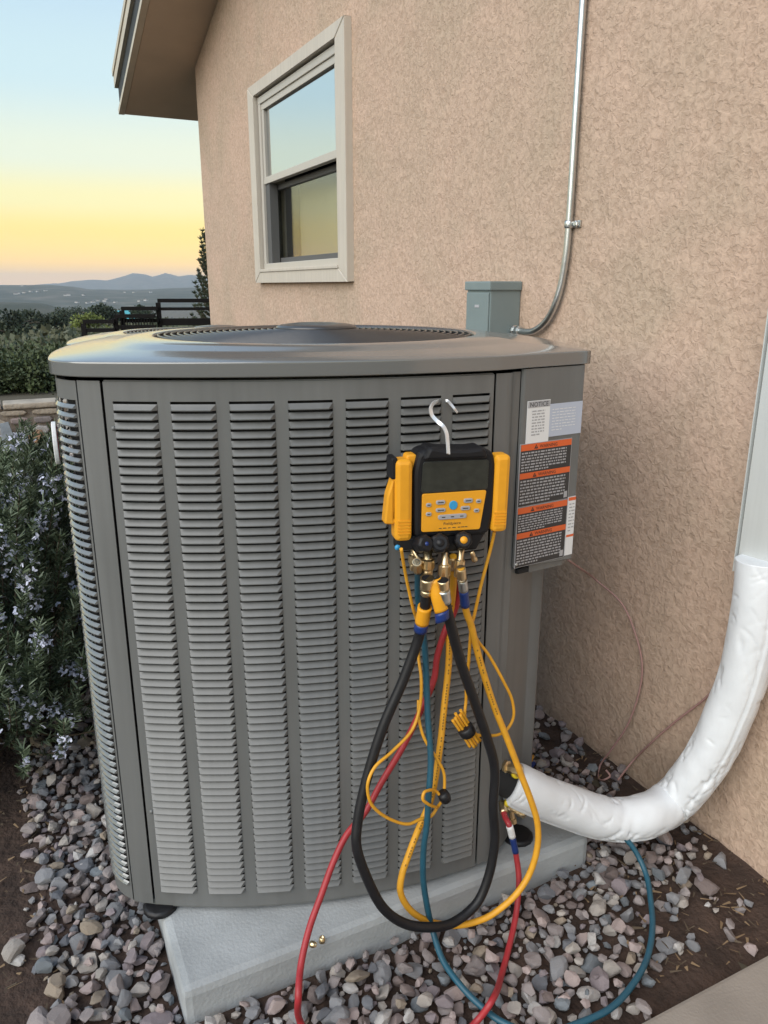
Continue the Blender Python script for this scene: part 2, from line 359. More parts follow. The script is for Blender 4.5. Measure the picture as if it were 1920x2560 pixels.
mt = [(-90,10),(px_deg(0),12),(px_deg(60),10),(px_deg(140),28),(px_deg(195),58),(px_deg(235),70),(px_deg(270),62),(px_deg(300),96),(px_deg(338),142),(px_deg(360),132),(px_deg(383),104),(px_deg(418),142),(px_deg(448),106),(px_deg(478),126),(px_deg(520),100),(30,120),(60,60),(120,20)]
def mtn_z(x, y, r, a):
    H = ridge(a, mt)+60
    return -60 + H*(sstep(7600, 9200, r) if r < 9200 else 1-0.7*sstep(9200, 10800, r)) + fbm(x, y, 0.0011, 6)*14*sstep(7600, 8600, r)*(0.35 if abs(r-9200) < 250 else 1)
polar_sheet('mountains', [7600+i*200 for i in range(17)], 420, mtn_z, M['hill'], rad(-70), rad(110))

# far houses on the hills, a few pixels each
fh = MB(); fh.box(-6, 6, -5, 5, -1, 4.2); fh.loft([[(-6.6,-5.6,4.2),(6.6,-5.6,4.2),(6.6,5.6,4.2),(-6.6,5.6,4.2)], [(-4,-.2,6.4),(4,-.2,6.4),(4,.2,6.4),(-4,.2,6.4)]], 1, False, False, True)
fh_me = fh.data('far_house', [M['house_far'], M['shingle']])
for i, (u, r, s) in enumerate([(36,2500,1.2),(44,2520,1),(58,2560,1),(75,2620,1),(92,2600,.9),(112,2640,1),(160,2420,1.1),(168,2440,1.2),(206,2520,1),(188,2150,1),(215,2160,1.1),(228,2200,1.2),(240,2260,1),(258,2250,1.2),(262,2330,1),(284,2200,.9),(333,2900,1),(375,2900,1),(55,3150,1),(310,2900,.8),(345,2250,1),(362,2280,1.1)]):
    a = rad(px_deg(u)); x, y = r*math.sin(a), r*math.cos(a)
    o = link('far_house', fh_me, None, 'tiny pale house scattered on the hazy blue hillside', 'house', 'far houses on the hillside')
    o.location = (x, y, hills_z(x, y, r, a)); o.scale = (s*.75, s*.75, s*.7); o.rotation_euler = (0, 0, i*1.3)

# ---------------------------------------------------------------- foliage made of leaf-sized faces
def leaf_cloud(mb, centers, n, size, rad_, mi=0, flat=0.0, R=None):
    """n leaves spread round every (x, y, z, r) clump"""
    R = R or rng
    for cx, cy, cz, cr in centers:
        d = R.normal(size=(n, 3)); d /= np.linalg.norm(d, axis=1)[:, None]
        p = d*(cr*np.clip(R.uniform(0, 1, (n, 1))**.45, .2, 1)); p[:, 2] *= rad_
        p += (cx, cy, cz)
        ax = d*0.6+R.normal(size=(n, 3))*.5+(0, 0, .35); ax /= np.linalg.norm(ax, axis=1)[:, None]
        sd = np.cross(ax, R.normal(size=(n, 3))); sd /= np.linalg.norm(sd, axis=1)[:, None]
        L = size*R.uniform(.6, 1.4, (n, 1)); w = L*.34
        a = p-sd*w*.0; b = p+ax*L*.5+sd*w; c = p+ax*L; e = p+ax*L*.5-sd*w
        o = len(mb.v)
        mb.v += [tuple(q) for k in range(n) for q in (a[k], b[k], c[k], e[k])]
        mb.f += [(o+4*k, o+4*k+1, o+4*k+2, o+4*k+3) for k in range(n)]
        mb.m += [mi]*n; mb.s += [False]*n

# scrub covering the slope: one mass
sc = MB(); R2 = np.random.default_rng(3); cl = []
for k in range(1900):
    a = rad(px_deg(R2.uniform(-160, 540))); r = 14*(24 ** R2.uniform(0, 1)); x, y = r*math.sin(a), r*math.cos(a)
    s = R2.uniform(.5, 1.5)*(0.32+min(1.1, r/95)); cl.append((x, y, ground_z(x, y)+s*.45, s))
for c in cl: leaf_cloud(sc, [c], 70, c[3]*.17, .62, 0, R=R2)
sc.build('scrubland', M['scrub'], kind='stuff')

def tree(name, u, r, h, w, leaf, label, cat, n=60, clumps=26, seed=1, lsz=.3, group=None):
    R = np.random.default_rng(seed); a = rad(px_deg(u)); x, y = r*math.sin(a), r*math.cos(a); z = ground_z(x, y)
    t = empty(name, (x, y, z), 0, label, cat, group)
    h = max(.8, h-z)                                        # h is the level of the crown's top
    tr = MB(); tr.tube([(0,0,-.2),(.05*w,0,h*.3),(0,.04*w,h*.75)], lambda q: w*.07*(1-.7*q))
    for k in range(7):
        b = R.uniform(0, 6.28); zz = h*(.3+.06*k); tr.tube([(0,0,zz),(math.cos(b)*w*.25, math.sin(b)*w*.25, zz+h*.15),(math.cos(b)*w*.42, math.sin(b)*w*.42, zz+h*.22)], lambda q: w*.03*(1-.8*q), 0, 5)
    tr.build('trunk', M['stem'], t)
    cr = MB(); cs = []
    for k in range(clumps):
        b = R.uniform(0, 6.28); q = R.uniform(0, 1)**.6; zz = R.uniform(.28, .93)
        e = math.sqrt(max(0.05, 1-((zz-.58)/.46)**2)); cs.append((math.cos(b)*w*.42*q*e, math.sin(b)*w*.42*q*e, h*zz, w*R.uniform(.12, .2)))
    leaf_cloud(cr, cs, n, lsz, .8, 0, R=R); cr.build('crown', leaf, t); return t
tree('dark_tree', 243, 95, -1.1, 5.0, M['tree_leaf'], 'tallest dark round tree on the slope left of the black railing', 'tree', 120, 34, 5, .3)
tree('yellow_green_bush', 214, 62, -.75, 2.6, M['lime_leaf'], 'yellow-green rounded bush in front of the dark tree', 'bush', 120, 26, 6, .16)
tree('dark_tree', 350, 120, -1.2, 4.2, M['tree_leaf'], 'dark treetop showing just above the lower black rails', 'tree', 110, 26, 8, .3)
for u, r, h, w, sd, lb in [(20,60,-.6,3.6,11,'dark bush at the left frame edge below the hills'),(60,85,-1.2,4.2,12,'broad dark bush in the middle distance right of the left frame edge'),(108,75,-1.3,3.4,13,'dull green bush on the slope between two darker bushes'),(150,110,-1.6,4.6,14,'dark bush on the slope left of the yellow-green bush'),(180,150,-2.6,6.0,15,'wide dark bush on the skyline of the near slope')]:
    tree('slope_bush', u, r, h, w, M['tree_leaf'], lb, 'bush', 100, 22, sd, .24, 'bushes on the near slope')
# turquoise roof far down the slope
a = rad(px_deg(279)); x, y = 140*math.sin(a), 140*math.cos(a); z0 = ground_z(x, y)
t = empty('turquoise_roofed_shed', (x, y, z0), .4, 'small shed with a turquoise roof beyond the yellow-green bush', 'shed')
b_ = MB(); b_.box(-2.6, 2.6, -2, 2, -.5, 2.2); b_.build('wall', M['house_far'], t)
b_ = MB(); b_.loft([[(-3,-2.4,2.2),(3,-2.4,2.2),(3,2.4,2.2),(-3,2.4,2.2)], [(-3,-.1,3.5),(3,-.1,3.5),(3,.1,3.5),(-3,.1,3.5)]], 0, False, True, True); b_.build('roof', M['turquoise'], t)

# hedge on the raised bed
hg = MB(); R3 = np.random.default_rng(9)
hc = [(R3.uniform(-4.0, 1.35), R3.uniform(8.3, 9.6), 0, R3.uniform(.18, .27)) for k in range(330)]
hc = [(x, y, .33+R3.uniform(.0, .27)+.10*fbm(x, y, .9), r) for x, y, _, r in hc]
leaf_cloud(hg, hc, 300, .036, .9, 0, R=R3)
hd = empty('green_hedge', (-1.3, 9.0, .33), 0, 'dense green hedge growing above the low stone wall', 'hedge')
o = hg.build('foliage', M['hedge'], hd, kind='stuff'); o.matrix_parent_inverse = Matrix.Translation((1.3, -9.0, -.33))

# low retaining wall of flat stones
rw = empty('stone_retaining_wall', (-1.4, 7.25, 0), 0, 'low mortared stone retaining wall with sandstone cap below the hedge', 'wall')
b_ = MB(); b_.box(-2.6, 2.2, -.03, .17, -.05, .335, 0); b_.build('mortar_core', M['mortar'], rw)
R4 = random.Random(5); x = -2.6; first = None
capm = []
while x < 2.15:
    w = R4.uniform(.28, .5); cb = MB(); cb.box(0, w-.012, -.075, .2, .335, .385+R4.uniform(-.006, .008), 0, None, .015)
    o = cb.build('cap_stone', M['cap'], rw); o.location = (x, 0, 0); x += w
for row, (z0, z1) in enumerate([(.01,.09),(.105,.185),(.20,.262),(.275,.325)]):
    x = -2.6+R4.uniform(0, .1)
    while x < 2.1:
        w = R4.uniform(.12, .34); P = []
        for k in range(9):
            q = 2*math.pi*k/9; P.append((w*.47*math.copysign(abs(math.cos(q))**.6, math.cos(q))*R4.uniform(.88, 1.05), (z1-z0)*.5*math.copysign(abs(math.sin(q))**.6, math.sin(q))*R4.uniform(.85, 1.05)))
        sm = MB(); slab(sm, P, -.03, .06, .012)
        o = sm.build('stone', R4.choice([SM[0], SM[7], SM[7], SM[5], SM[2], M['cap'], M['slate']]), rw); o.location = (x+w/2, -.035, (z0+z1)/2); x += w+.02
sl = MB(); slab(sl, [(-.05,-.02),(.075,-.02),(.02,.235),(-.045,.225)], -.012, .012, .004)
o = sl.build('leaning_slate', M['slate'], None, label='blue-grey slate slab leaning against the stone wall', cat='stone'); o.location = (-.02, 7.09, 0.01); o.rotation_euler = (rad(-12), 0, 0)
b_ = MB(); bm = bmesh.new(); bmesh.ops.create_icosphere(bm, subdivisions=2, radius=1)
for v in bm.verts: v.co = Vector((v.co.x*.075, v.co.y*.06, v.co.z*.085))*(1+.25*noise.noise(v.co*1.7))
bm.verts.index_update(); b_.add([v.co.copy() for v in bm.verts], [[v.index for v in f.verts] for f in bm.faces], 0, True); bm.free()
o = b_.build('orange_stone', M['orange_stone'], None, label='rounded orange stone at the foot of the low wall', cat='stone'); o.location = (.20, 7.03, .09)

# ---------------------------------------------------------------- railing and juniper at the house corner
rl = empty('stepped_railing', (1.3, 7.12, 0), rad(-17.5), 'black metal stepped railing between the house corner and the view', 'railing')
def bar(mb, x0, x1, z, h=.022, d=.03): mb.box(x0, x1, -d/2, d/2, z-h/2, z+h/2)
segs = [(.0, .62, 1.215, .165), (-.305, .0, 1.15, .10), (-.36, -.02, 1.088, .09), (-.62, -.36, 1.045, .07)]
for k, (x0, x1, zt, hh) in enumerate(segs):
    yo = -.035*k
    m_ = MB(); m_.box(x0, x1, yo-.015, yo+.015, zt-.020, zt+.012); m_.build('top_rail', M['rail'], rl)
    m_ = MB(); (k == 0) and m_.box(x0+.022, x1, yo-.012, yo+.012, zt-hh*.45-.013, zt-hh*.45+.013); (k == 0) and m_.build('mid_rail', M['rail'], rl)
    m_ = MB(); m_.box(x0+.022, x1, yo-.014, yo+.014, zt-hh-(.05 if k == 0 else .022), zt-hh+.010); m_.build('bottom_rail', M['rail'], rl)
    pm = MB(); pm.box(x0-.016, x0+.022, yo-.020, yo+.020, -.02, zt-.021); pm.build('post', M['rail'], rl)
    if k in (2,):
        bb = MB(); bb.box(-.004, .004, -.004, .004, 0, hh-.03); me = bb.data('baluster', [M['rail']])
        for i in range(12):
            o = link('baluster', me, rl); o.location = (x0+.05+i*.024, yo, zt-hh+.006)

jt = empty('spiky_juniper', (2.08, 8.05, 0.27), 0, 'dark spiky juniper half hidden behind the house corner', 'tree')
tk = MB(); tk.tube([(0,0,-.35),(.01,0,.6),(0,.01,1.5)], lambda q: .045*(1-.75*q)); tk.build('trunk', M['stem'], jt)
R5 = np.random.default_rng(21); jm = MB(); jb = MB()
for k in range(95):
    z0 = .1+1.28*(k/95)**.9; b = k*2.399; spread = .38*(1-.70*(z0/1.4))
    p0 = Vector((0, 0, z0)); p1 = p0+Vector((math.cos(b)*spread*.6, math.sin(b)*spread*.6, .07)); p2 = p0+Vector((math.cos(b)*spread, math.sin(b)*spread, .19+R5.uniform(0, .08)))
    pts = spline([p0, p1, p2], 5); jb.tube(pts, lambda q: .010*(1-.6*q), 0, 4)
    for i, p in enumerate(pts[2:]):
        n = 26; d = R5.normal(size=(n, 3)); d[:, 2] = abs(d[:, 2])+.5; d /= np.linalg.norm(d, axis=1)[:, None]
        for q in d:
            w = np.cross(q, (.3, .5, .1)); w /= np.linalg.norm(w); L = R5.uniform(.022, .05); P = np.array(p)
            jm.add([P-w*.006, P+w*.006, P+q*L], [(0, 1, 2)])
jb.build('branches', M['stem'], jt, kind='stuff'); jm.build('needles', M['conifer'], jt, kind='stuff')

# ================================================================ HOUSE
WX = 1.45; YC = 5.885
def soff(y): return 2.768-0.324*(y-5.888)
HX0 = 0.0                                                   # house parts in house space: origin at the wall foot of the corner
house = empty('stucco_house', (WX, YC, 0), 0, 'tan stucco house with brown soffit and a small sash window', 'house')
def hp(o): o.matrix_parent_inverse = Matrix.Translation((-WX, -YC, 0)); return o
WY0, WY1, WZ0, WZ1 = 3.33, 4.50, 1.40, 2.335                # rough window opening
wm = MB(); ys = [-3.0, WY0, WY1, YC]
def col(y0, y1, za0, za1, zb0, zb1):                        # wall cell y0..y1, bottom za, top zb at both ends
    wm.add([(WX, y0, za0), (WX, y1, za1), (WX, y1, zb1), (WX, y0, zb0)], [(0, 3, 2, 1)])
col(-3.0, WY0, -.3, -.3, soff(-3), soff(WY0)); col(WY1, YC, -.3, -.3, soff(WY1), soff(YC))
col(WY0, WY1, -.3, -.3, WZ0, WZ0); col(WY0, WY1, WZ1, WZ1, soff(WY0), soff(WY1))
D = .30
wm.add([(WX, YC, -.3), (8.0, YC, -.3), (8.0, YC, soff(YC)), (WX, YC, soff(YC))], [(0,1,2,3)])
wm.add([(8.0, YC, -.3), (8.0, -3, -.3), (8.0, -3, soff(-3)), (8.0, YC, soff(YC))], [(0,1,2,3)])
wm.add([(WX, -3, -.3), (8.0, -3, -.3), (8.0, -3, soff(-3)), (WX, -3, soff(-3))], [(3,2,1,0)])
hp(wm.build('wall', M['stucco'], house))
wm = MB()
wm.add([(WX, WY0, WZ0), (WX+D, WY0, WZ0), (WX+D, WY0, WZ1), (WX, WY0, WZ1)], [(0,1,2,3)])
wm.add([(WX, WY1, WZ0), (WX+D, WY1, WZ0), (WX+D, WY1, WZ1), (WX, WY1, WZ1)], [(3,2,1,0)])
wm.add([(WX, WY0, WZ0), (WX+D, WY0, WZ0), (WX+D, WY1, WZ0), (WX, WY1, WZ0)], [(3,2,1,0)])
wm.add([(WX, WY0, WZ1), (WX+D, WY0, WZ1), (WX+D, WY1, WZ1), (WX, WY1, WZ1)], [(0,1,2,3)])
hp(wm.build('window_reveal', M['screen'], house))  # coloured dark to give the shadow between pane and blind
rm = MB(); XE, YE = 1.02, 6.54
def slope_slab(mb, x0, x1, y0, y1, d0, d1, mi=0):
    v = [(x, y, soff(y)+d) for x in (x0, x1) for y in (y0, y1) for d in (d0, d1)]
    mb.add(v, [(0,1,3,2),(4,6,7,5),(0,4,5,1),(2,3,7,6),(0,2,6,4),(1,5,7,3)], mi)
slope_slab(rm, XE+.045, 8.4, -3.4, YE, .004, .02); hp(rm.build('soffit', M['soffit'], house))
rm = MB(); slope_slab(rm, XE-.005, 8.4, -3.4, YE+.03, .30, .335); hp(rm.build('roof', M['shingle'], house))
rm = MB(); slope_slab(rm, XE, XE+.042, -3.4, YE, 0, .035); hp(rm.build('rake_trim', M['fascia'], house))
rm = MB(); slope_slab(rm, XE+.012, XE+.035, -3.4, YE-.01, .036, .18); hp(rm.build('rake_gap_strip', M['dark_gap'], house))  # strip in place of the dark gap under the flashing, its shade coloured in
rm = MB(); slope_slab(rm, XE-.012, XE+.02, -3.4, YE+.012, .181, .255); slope_slab(rm, XE-.020, XE+.02, -3.4, YE+.012, .257, .299); hp(rm.build('rake_edge_flashing', M['fascia'], house))
rm = MB(); slope_slab(rm, XE+.044, 8.4, YE-.03, YE-.004, .022, .299); hp(rm.build('eave_fascia', M['fascia'], house))

# window
wn = MB(); wn.box(0, .01, -.02, .02, 0, .01)
def fr(name, y0, y1, z0, z1, t, x0, x1, m, parent, mit=False, bev=.004, tb=None, tt=None):
    tb = tb if tb is not None else t; tt = tt if tt is not None else t
    b = MB()
    b.box(x0, x1, y0, y1, z1-tt, z1, 0, None, bev); b.box(x0, x1, y0, y1, z0, z0+tb, 0, None, bev)
    b.box(x0+.0015, x1, y0+.001, y0+t, z0+tb-.002, z1-tt+.002, 0, None, bev); b.box(x0+.0015, x1, y1-t, y1-.001, z0+tb-.002, z1-tt+.002, 0, None, bev)
    return b.build(name, m, parent)
win = fr('window', 3.36, 4.49, 1.42, 2.315, .035, WX-.012, WX+.12, M['vinyl'], house, bev=.003); hp(win)
tr_ = MB()
def mitre(quad, x0, x1):                                    # a trim board with mitred ends
    tr_.loft([[(x1, y, z) for y, z in quad], [(x0+.004, y, z) for y, z in quad], [(x0, y*.99+.01*sum(q[0] for q in quad)/4, z*.99+.01*sum(q[1] for q in quad)/4) for y, z in quad]], 0, False, False, True)
o0 = (3.245, 4.600, 1.350, 2.380); i0 = (3.345, 4.502, 1.408, 2.325)
g = .0015
for quad in ([(o0[0]+g,o0[3]),(o0[1]-g,o0[3]),(i0[1]-g,i0[3]),(i0[0]+g,i0[3])], [(o0[0]+g,o0[2]),(o0[1]-g,o0[2]),(i0[1]-g,i0[2]),(i0[0]+g,i0[2])],
             [(o0[0],o0[2]+g),(o0[0],o0[3]-g),(i0[0],i0[3]-g),(i0[0],i0[2]+g)], [(o0[1],o0[2]+g),(o0[1],o0[3]-g),(i0[1],i0[3]-g),(i0[1],i0[2]+g)]):
    mitre(quad, WX-.034, WX+.002)
tr_.build('window_trim', M['trim'], win)
sm_ = MB(); sm_.box(WX-.040, WX+.03, 3.346, 4.500, 1.4085, 1.424, 0, None, .003); sm_.build('window_sill', M['trim'], win)
fr('upper_sash', 3.395, 4.455, 1.875, 2.28, .032, WX-.004, WX+.03, M['vinyl'], win, bev=.003, tb=.035)
p_ = MB(); p_.box(WX+.012, WX+.018, 3.425, 4.425, 1.908, 2.25); p_.build('upper_pane', M['glass'], win)
fr('lower_sash', 3.395, 4.455, 1.455, 1.874, .030, WX+.055, WX+.085, M['screen'], win, bev=.003)
p_ = MB(); p_.box(WX+.185, WX+.190, WY0+.004, 4.40, 1.42, 1.90); p_.build('window_blind', M['blind'], win)
p_ = MB(); p_.box(WX+.067, WX+.071, 3.424, 4.426, 1.484, 1.845); p_.build('lower_pane', M['clear_pane'], win)
p_ = MB(); p_.box(WX+.004, WX+.050, 4.385, 4.454, 1.456, 1.873); p_.build('jamb_track', M['screen'], win)
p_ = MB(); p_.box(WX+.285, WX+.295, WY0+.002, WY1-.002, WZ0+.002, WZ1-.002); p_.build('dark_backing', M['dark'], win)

# conduit with its strap
cd = empty('steel_conduit', (1.435, 1.78, 1.2), 0, 'galvanised steel conduit bending up the stucco wall', 'conduit')
pts = spline([(1.428,2.02,1.20),(1.428,1.965,1.2),(1.430,1.905,1.203),(1.433,1.848,1.235),(1.434,1.805,1.300),(1.435,1.783,1.395),(1.435,1.777,1.50),(1.435,1.777,1.75),(1.435,1.777,2.03),(1.435,1.777,3.9)], 8)
b_ = MB(); b_.tube(pts, .0095, 0, 14); o = b_.build('pipe', M['steel'], cd); o.matrix_parent_inverse = Matrix.Translation((-1.435,-1.78,-1.2))
b_ = MB(); b_.lathe([(.0112,0),(.0128,.004),(.0128,.016),(.0112,.02)], 0, 18, Matrix.Translation((1.435,1.777,1.482))); b_.box(1.4445,1.4485,1.742,1.768,1.483,1.501)
o = b_.build('strap', M['steel'], cd); o.matrix_parent_inverse = Matrix.Translation((-1.435,-1.78,-1.2))
b_ = MB(); b_.lathe([(.002,0),(.0085,.001),(.0085,.007),(.006,.009)], 0, 6, Matrix.Translation((1.4445,1.754,1.492)) @ Matrix.Rotation(rad(-90),4,'Y'), False)
o = b_.build('strap_screw', M['steel'], cd); o.matrix_parent_inverse = Matrix.Translation((-1.435,-1.78,-1.2))
b_ = MB(); b_.lathe([(.014,0),(.0165,.003),(.0165,.012),(.0125,.014),(.0125,.022),(.0155,.024),(.0155,.036),(.0115,.038)], 0, 10, Matrix.Translation((1.428,2.005,1.2)) @ Matrix.Rotation(rad(90),4,'X'), False)
o = b_.build('connector', M['steel'], cd); o.matrix_parent_inverse = Matrix.Translation((-1.435,-1.78,-1.2))
# grey disconnect box
eb = empty('disconnect_box', (1.39, 2.065, 1.0), 0, 'grey metal electrical box on the wall behind the front unit', 'electrical box')
b_ = MB(); b_.box(-.050, .059, -.064, .066, 0, .333, 0, None, .003); b_.build('box_body', M['ebox'], eb)
b_ = MB(); b_.box(-.058, .0595, -.070, .072, .318, .345, 0, None, .004); b_.build('hood', M['ebox'], eb)
b_ = MB(); b_.box(-.0555, -.0505, -.060, .062, .012, .312, 0, None, .002); b_.build('door', M['ebox'], eb)
b_ = MB(); b_.box(-.0568, -.0558, -.012, .012, .268, .276); b_.build('label_mark', M['label_print'], eb)
# white line-set cover at the right edge
lc = empty('line_set_cover', (1.45, 1.0, .738), 0, 'pale grey sheet duct over the pipes at the right edge', 'duct')
b_ = MB(); b_.loft([[(-.064,.074,0),(-.004,.078,0),(-.004,-.078,0),(-.064,-.074,0)],[(-.064,.074,2.6),(-.004,.078,2.6),(-.004,-.078,2.6),(-.064,-.074,2.6)]], 0, False, False, True); b_.build('cover_body', M['cover'], lc)
b_ = MB(); b_.box(-.068,-.0005,.0785,.081,-.006,2.6); b_.box(-.068,-.0005,-.081,-.0785,-.006,2.6); b_.box(-.069,-.0648,-.079,.079,-.004,.012); b_.build('edge_flange', M['cover'], lc)

# walkway
b_ = MB(); b_.box(.40, 1.446, -1.5, .772, -.06, .032, 0, None, .008); b_.build('concrete_walkway', M['walk'], kind='structure')

# ================================================================ AIR CONDITIONER (local axes a, b; 17 degrees off the house)
CA, CB, ZB = .13, 1.74, .088
R17 = rad(17); c17, s17 = math.cos(R17), math.sin(R17)
def toL(x, y): return (c17*x-s17*y, s17*x+c17*y)
def toW(a, b): return (c17*a+s17*b, -s17*a+c17*b)
ac = empty('air_conditioner', (*toW(CA, CB), ZB), -R17, 'large grey louvred air conditioner with gauges hanging on its front', 'air conditioner', 'air conditioners beside the house')
CF = (.081, 2.6125); RF = 1.30; CL = (.912, 1.74)
def front(s, d=0.0):                                        # point on the bulging front, arc length s, d metres proud
    t = s/RF; return (CF[0]+(RF+d)*math.sin(t)-CA, CF[1]-(RF+d)*math.cos(t)-CB)
def left(s, d=0.0):
    t = s/RF; return (CL[0]-(RF+d)*math.cos(t)-CA, CL[1]-(RF+d)*math.sin(t)-CB)     # s>0 towards the front
def arcpts(cx, cy, r, a0, a1, n): return [(cx+r*math.cos(a0+(a1-a0)*i/n), cy+r*math.sin(a0+(a1-a0)*i/n)) for i in range(n+1)]
# corner fillet between front and left, then the path of the left side panel: round the corner and along the side
rf = .11; fo = (-.2466, 1.4686); FT0, FT1, FPOST = rad(193.18), rad(254.0), rad(239)
fillet = [(x-CA, y-CB) for x, y in arcpts(fo[0], fo[1], rf, FPOST, FT1, 6)]
SF = rf*(FPOST-FT0); SL0 = .2990
def side(s, d=0.0):
    if s <= SF:
        t = FPOST-s/rf; return (fo[0]+(rf+d)*math.cos(t)-CA, fo[1]+(rf+d)*math.sin(t)-CB)
    return left(SL0-(s-SF), d)
SEND = SF+SL0+.2365
def strip(mb, P, z0, z1, th=.0022, mi=0, lip=0.0, smooth=True):
    """a sheet-metal wall along the plan points P, with thickness inwards"""
    n = len(P); I = []
    for i in range(n):
        a = Vector(P[max(0, i-1)]); b = Vector(P[min(n-1, i+1)]); d = (b-a).normalized(); nn = Vector((-d.y, d.x))
        q = Vector(P[i])+nn*th; I.append((q.x, q.y))
    o = [(x, y, z) for x, y in P for z in (z0, z1)]; ii = [(x, y, z) for x, y in I for z in (z0, z1)]
    mb.add(o, [(2*i, 2*i+2, 2*i+3, 2*i+1) for i in range(n-1)], mi, smooth)
    v = o+ii; k = 2*n; f = []
    for i in range(n-1):
        f += [(k+2*i+1, k+2*i+3, k+2*i+2, k+2*i), (2*i+1, 2*i+3, k+2*i+3, k+2*i+1), (k+2*i, k+2*i+2, 2*i+2, 2*i)]
    f += [(0, 1, k+1, k), (2*n-1, 2*n-2, k+2*n-2, k+2*n-1)]
    smooth = False
    mb.add(v, f, mi, smooth); return mb
Z = lambda z: z-ZB
ZP0, ZP1 = .105, 1.180                                      # panel bottom and top
# louvre rows and columns
PITCH = .01567; ZL = [1.1295-PITCH*i for i in range(64)]
COLS = [(-.3290+.0985*i, -.2525+.0985*i) for i in range(7)]
seam0, seam1 = -.3455, .3480
fp = MB()
def fstrip(s0, s1, z0, z1, n=6, d=0.0): strip(fp, [front(s0+(s1-s0)*i/n, d) for i in range(n+1)], Z(z0), Z(z1))
ztop = ZL[0]+.0145; zbot = ZL[-1]-.0006
fstrip(seam0+.002, seam1-.002, ztop, ZP1-.003, 40); fstrip(seam0+.002, seam1-.002, ZP0, zbot, 40)
edges = [seam0+.002]+[e for c in COLS for e in c]+[seam1-.002]
for k in range(0, len(edges), 2): fstrip(edges[k], edges[k+1], zbot, ztop, 2)
# rounded return along the top edge and down the seams
strip(fp, [front(seam0+.002+(seam1-seam0-.004)*i/40, -.004) for i in range(41)], Z(ZP1-.003), Z(ZP1-.001), .006)
front_panel = fp.build('front_panel', M['paint'], ac)
def louver_mb(mb, fn, s0, s1, z=0.0, n=4, out=.0086, hgt=.0118, top=.0101, mid=(.0034, .0068)):
    e = .0065; P = []
    rows = []
    for d, zz, q0, q1 in ((.0006, z+top, s0, s1), (mid[0], z+mid[1], s0+e*.3, s1-e*.5), (out, z+.0012, s0+e*.6, s1-e*1.25), (out-.0003, z-.0004, s0+e*.6, s1-e*1.25), (out-.0022, z+.0006, s0+e*.6, s1-e*1.25)):
        rows.append([(*fn(q0+(q1-q0)*i/n, d), Z(zz)) for i in range(n+1)])
    v = [p for r in rows for p in r]; m = n+1; f = []; 
    for k in range(4):
        for i in range(n): f.append((k*m+i, k*m+i+1, (k+1)*m+i+1, (k+1)*m+i))
    c0 = len(v); v += [(*fn(s0, .0006), Z(z-.0002)), (*fn(s1, .0006), Z(z-.0002))]
    f += [(0, m, 2*m, 3*m, c0), (n, c0+1, 3*m+n, 2*m+n, m+n)]
    mb.add(v, f, 0, False); return mb
lou_me = [louver_mb(MB(), front, s0, s1).data('louver', [M['paint']]) for s0, s1 in COLS]
rest = MB()
for r, z in enumerate(ZL):
    for k, (s0, s1) in enumerate(COLS):
        if r < 42:
            o = link('louver', lou_me[k], front_panel); o.location = (0, 0, z)
        else: louver_mb(rest, front, s0, s1, z)
rest.build('lower_louvers', M['paint'], front_panel, kind='stuff')
for s, z in ((seam0+.014, 1.098), (seam1-.012, 1.09), (seam0+.013, .33), (seam1-.012, .34)):
    sm = MB(); p = front(s, 0); t = s/RF
    sm.lathe([(.0005,.0042),(.0028,.0036),(.0042,.0015),(.0048,0)], 0, 8, Matrix.Translation((p[0], p[1], Z(z))) @ Matrix.Rotation(t, 4, 'Z') @ Matrix.Rotation(rad(90), 4, 'X'))
    sm.build('panel_screw', M['paint'], front_panel)
# left corner post
cp = MB(); pp = fillet[:]+[front(s) for s in (-.358, -.353, seam0-.003)]
strip(cp, pp, Z(ZP0), Z(ZP1-.002), .0025); cp.build('corner_post', M['paint'], ac)
# left side panel with its louvres
sp = MB(); lcols = [(.007+.0985*k, .0835+.0985*k) for k in range(6)]
sl0, sl1 = .003, SEND
def sstrip(s0, s1, z0, z1, n=6): strip(sp, [side(s0+(s1-s0)*i/n) for i in range(n+1)][::-1], Z(z0), Z(z1))
sstrip(sl0, sl1, ztop, ZP1-.003, 44); sstrip(sl0, sl1, ZP0, zbot, 44)
ed = [sl0]
for c0, c1 in lcols: ed += [c0, c1]
ed.append(sl1)
for k in range(0, len(ed), 2): sstrip(ed[k], ed[k+1], zbot, ztop, 2)
side_panel = sp.build('side_panel', M['paint'], ac)
sv = MB()
for z in ZL:
    for s0, s1 in lcols: louver_mb(sv, side, s0, s1, z, 5, .0052, .0118, .0070, (.003, .0046))
sv.build('side_louvers', M['lid_paint'], side_panel, kind='stuff')
# oval badge on the left side
bd = MB(); bp_ = side(.128, .013); bX = Matrix.Translation((bp_[0], bp_[1], Z(1.052))) @ Matrix.Rotation(math.atan2(side(.12)[1]-side(.136)[1], side(.12)[0]-side(.136)[0]), 4, 'Z')
for k, (s_, y_, mi) in enumerate(((1, 0, 0), (.86, .0012, 1))):
    el = [(.026*s_*math.cos(2*math.pi*i/28), .040*s_*math.sin(2*math.pi*i/28)) for i in range(28)]
    slab(bd, el, -.004+y_, .004+y_, .0015, mi, bX)
M['badge_red'] = mat('badge_red', (0.50, 0.10, 0.11), 0.4)
bd.build('badge', [M['label_white'], M['badge_red']], side_panel)
